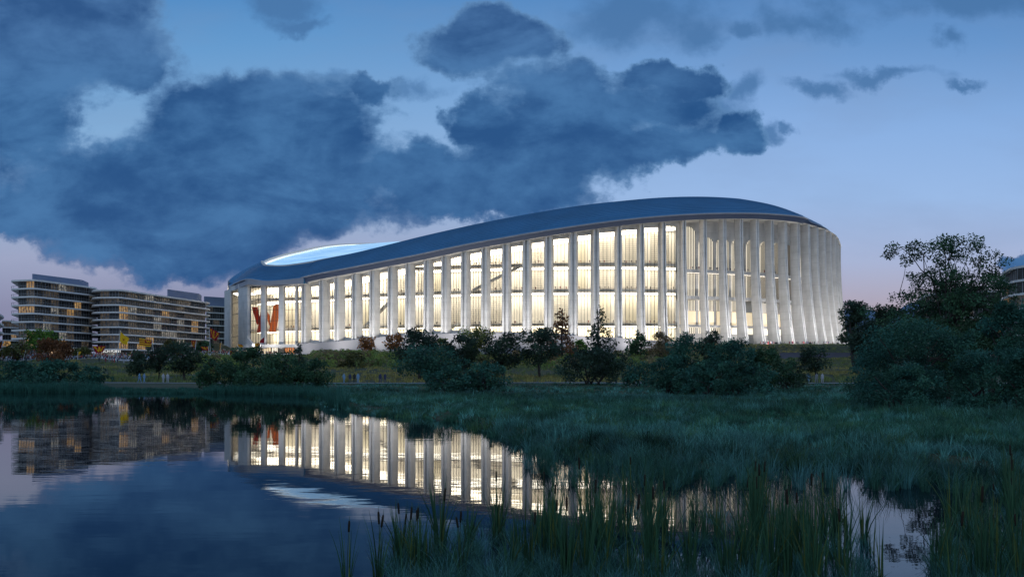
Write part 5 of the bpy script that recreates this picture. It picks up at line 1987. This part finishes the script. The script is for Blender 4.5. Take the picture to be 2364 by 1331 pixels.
def water_tufts(n, poly, nb, h0, h1, w, dens_top, lean=.4, segs=3, pale=.25):
    """tufts rooted at the water plane inside an area given on the ground"""
    poly = np.array(poly, float)
    py = RNG.uniform(poly[:, 1].min(), poly[:, 1].max(), n); px = RNG.uniform(poly[:, 0].min(), poly[:, 0].max(), n)
    ok = in_poly(px, py, poly)
    px, py = px[ok], py[ok]
    keep = RNG.random(len(px)) < np.interp(py, [1130, 1220, 1331], dens_top)
    px, py = px[keep], py[keep]
    d = F * HC / (py - HY)
    x = (px - CX) / F * d
    a_ = patch(x, d, 1.3, 2)
    h = RNG.uniform(h0, h1, len(x)) * (.7 + .6 * a_)
    pl = RNG.random(len(x)) < pale
    tint = np.where(pl[:, None], np.array([1.5, 1.7, 2.3]), np.array([.8, 1.0, .95])) * RNG.uniform(.6, 1.2, (len(x), 1))
    return tufts(x, d, np.full(len(x), -.05), nb, h, w, .10, lean, tint, segs)


fgpoly = list(map(tuple, FG)) + [(2030, 1420), (860, 1420)]
rpoly = [(2150, 1420), (2160, 1300), (2190, 1230), (2230, 1180), (2300, 1150), (2420, 1130), (2700, 1140), (2700, 1420)]
band = [(1180, 1030), (1300, 1070), (1500, 1088), (1700, 1092), (1900, 1090), (2000, 1100), (2200, 1120), (2380, 1120), (2380, 1150), (2100, 1135), (1900, 1130), (1700, 1130), (1450, 1130), (1300, 1120), (1200, 1080)]
emit_grass("water_grass", "low grass hummocks growing in the shallow near water", [
    water_tufts(1000, fgpoly, 36, .18, .5, .008, [.12, .4, .9], .55, 3, .45),
    water_tufts(700, rpoly, 40, .2, .5, .008, [.3, .5, .9], .5, 3, .35),
    water_tufts(1000, band, 30, .3, .8, .012, [.55, .55, .55], .38, 3, .35)], GR['marsh'])


# cattails: proto clumps with leaves, stalk and seed head, then copies
M['seed'] = mat("brown seed head", (0.03, 0.024, 0.018), 0.95, var=0.2, scale=30, spec=0.1)
M['stalk'] = mat("green stalk", (0.05, 0.09, 0.04), 0.6, var=0.1)


def cattail(seed, nleaf, H, nheads, lean):
    rn = np.random.default_rng(seed)
    root = thing("cattail_clump", None, "cattail", (0, 0, 0))
    az = rn.uniform(0, 6.283, nleaf)
    r = .07 * np.sqrt(rn.random(nleaf))
    base = np.stack([np.cos(az) * r, np.sin(az) * r, np.full(nleaf, -.08)], -1)
    tint = np.where(rn.random((nleaf, 1)) < .14, np.array([[3.2, 1.5, .8]]), np.array([[1., 1., 1.]])) * rn.uniform(.5, 1.35, (nleaf, 1))
    h = H * rn.uniform(.58, 1.06, nleaf)
    ln = np.clip(np.abs(rn.normal(0, lean, nleaf)), 0, .8)
    v, q, t = blades(base, az + rn.normal(0, .5, nleaf), h, .023 * rn.uniform(.7, 1.3, nleaf), ln, tint, 5)
    me = npmesh("leaves", v, q, GR['reed'], t)
    o = bpy.data.objects.new("leaves", me); COL.objects.link(o); o.parent = root
    for k_ in range(nheads):
        b_ = MB()
        a_ = rn.uniform(0, 6.28); l_ = rn.uniform(.02, .16)
        hh = H * rn.uniform(.72, .98)
        p0 = (rn.normal() * .03, rn.normal() * .03, -.08); p1 = (p0[0] + math.cos(a_) * l_ * .5, p0[1] + math.sin(a_) * l_ * .5, hh * .6); p2 = (p0[0] + math.cos(a_) * l_, p0[1] + math.sin(a_) * l_, hh)
        b_.tube([p0, p1, p2, (p2[0], p2[1], p2[2] + .06)], [.005, .0045, .004, .0015], 5)
        s_ = b_.build("stalk", M['stalk'], root, smooth=True)
        b_ = MB()
        dv = Vector(p2) - Vector(p1); dv.normalize()
        e_ = Vector(p2)
        prof = [(-.17, .004), (-.165, .012), (-.13, .0145), (-.06, .0145), (-.015, .012), (-.008, .004)]
        b_.tube([e_ + dv * u for u, _ in prof], [w_ for _, w_ in prof], 8)
        b_.build("seed_head", M['seed'], root, s_, smooth=True)
    return root


def copy_tree(o, parent=None):
    c = o.copy(); COL.objects.link(c)
    c.parent = parent
    for ch in list(o.children):
        copy_tree(ch, c)
    return c


PROTO = [cattail(1, 13, 1.05, 1, .26), cattail(2, 18, 1.05, 2, .24), cattail(3, 26, 1.05, 1, .12), cattail(4, 30, 1.1, 1, .22), cattail(5, 20, 1.0, 0, .26), cattail(6, 8, 1.0, 0, .12), cattail(8, 26, 1.0, 0, .2)]
used = set()


def put_cattail(k_, px, py_base, top, rz, label, group=None):
    d = F * HC / (py_base - HY)
    h = zpy(top, d)
    o = PROTO[k_]
    if k_ in used:
        o = copy_tree(o)
    used.add(k_)
    sc_ = max(.25, h * 1.16)
    o.location = (gx(px, d), d, 0); o.rotation_euler = (0, 0, rz); o.scale = (sc_ ** .5, sc_ ** .5, sc_)
    o["label"] = label
    if group: o["group"] = group
    elif "group" in o.keys(): del o["group"]
    return o


for (k_, px, py, top, rz, lab) in (
        (0, 803, 1345, 1203, .4, "leftmost cattail clump standing alone in open water with one brown head"),
        (1, 872, 1340, 1183, 1.2, "second cattail clump from the left with two brown heads"),
        (2, 966, 1330, 1190, 2.0, "cattail clump with one tall head between second clump and the tallest reeds"),
        (3, 1012, 1275, 1112, .8, "tallest dense cattail clump rising over the reflected stadium"),
        (2, 1145, 1235, 1105, 3.0, "upright reed clump crossing the reflected fins"),
        (1, 1066, 1325, 1180, 4.2, "cattail clump just right of the tallest dense clump"),
        (3, 1275, 1205, 1122, 5.0, "reed clump with dark heads before the reflected windows"),
        (5, 2035, 1328, 1205, .3, "thin lone reed sprout in the open water on the right"),
        (5, 2009, 1275, 1180, 2.1, "thin pair of reed blades left of lone reed sprout")):
    put_cattail(k_, px, py, top, rz, lab)
cr = random.Random(3)
cnt = 0
tries = 0
while cnt < 150 and tries < 5000:
    tries += 1
    if cr.random() < .72:
        px = cr.uniform(880, 2030); py = (1150 if cr.random() < .3 else 1195) + 170 * cr.random()
        pol = fgpoly
    else:
        px = cr.uniform(2150, 2420); py = cr.uniform(1135, 1370); pol = rpoly
    if not in_poly(np.array([px]), np.array([py]), pol)[0]: continue
    if px < 1250 and cr.random() < .35: continue
    d = F * HC / (py - HY)
    h = cr.uniform(.45, 1.0) if px < 1250 else cr.uniform(.5, 1.15)
    top = HY - (h - HC) * F / d
    k_ = cr.choice([0, 2, 3, 4, 4, 6, 6, 4])
    side = px > 2100
    put_cattail(k_, px, py, top, cr.uniform(0, 6.28), "cattail clump in the dense reeds at the lower right corner" if side else "cattail clump standing in the dense near reed bed",
                "cattails in the right corner" if side else "cattails in the near reed bed")
    cnt += 1
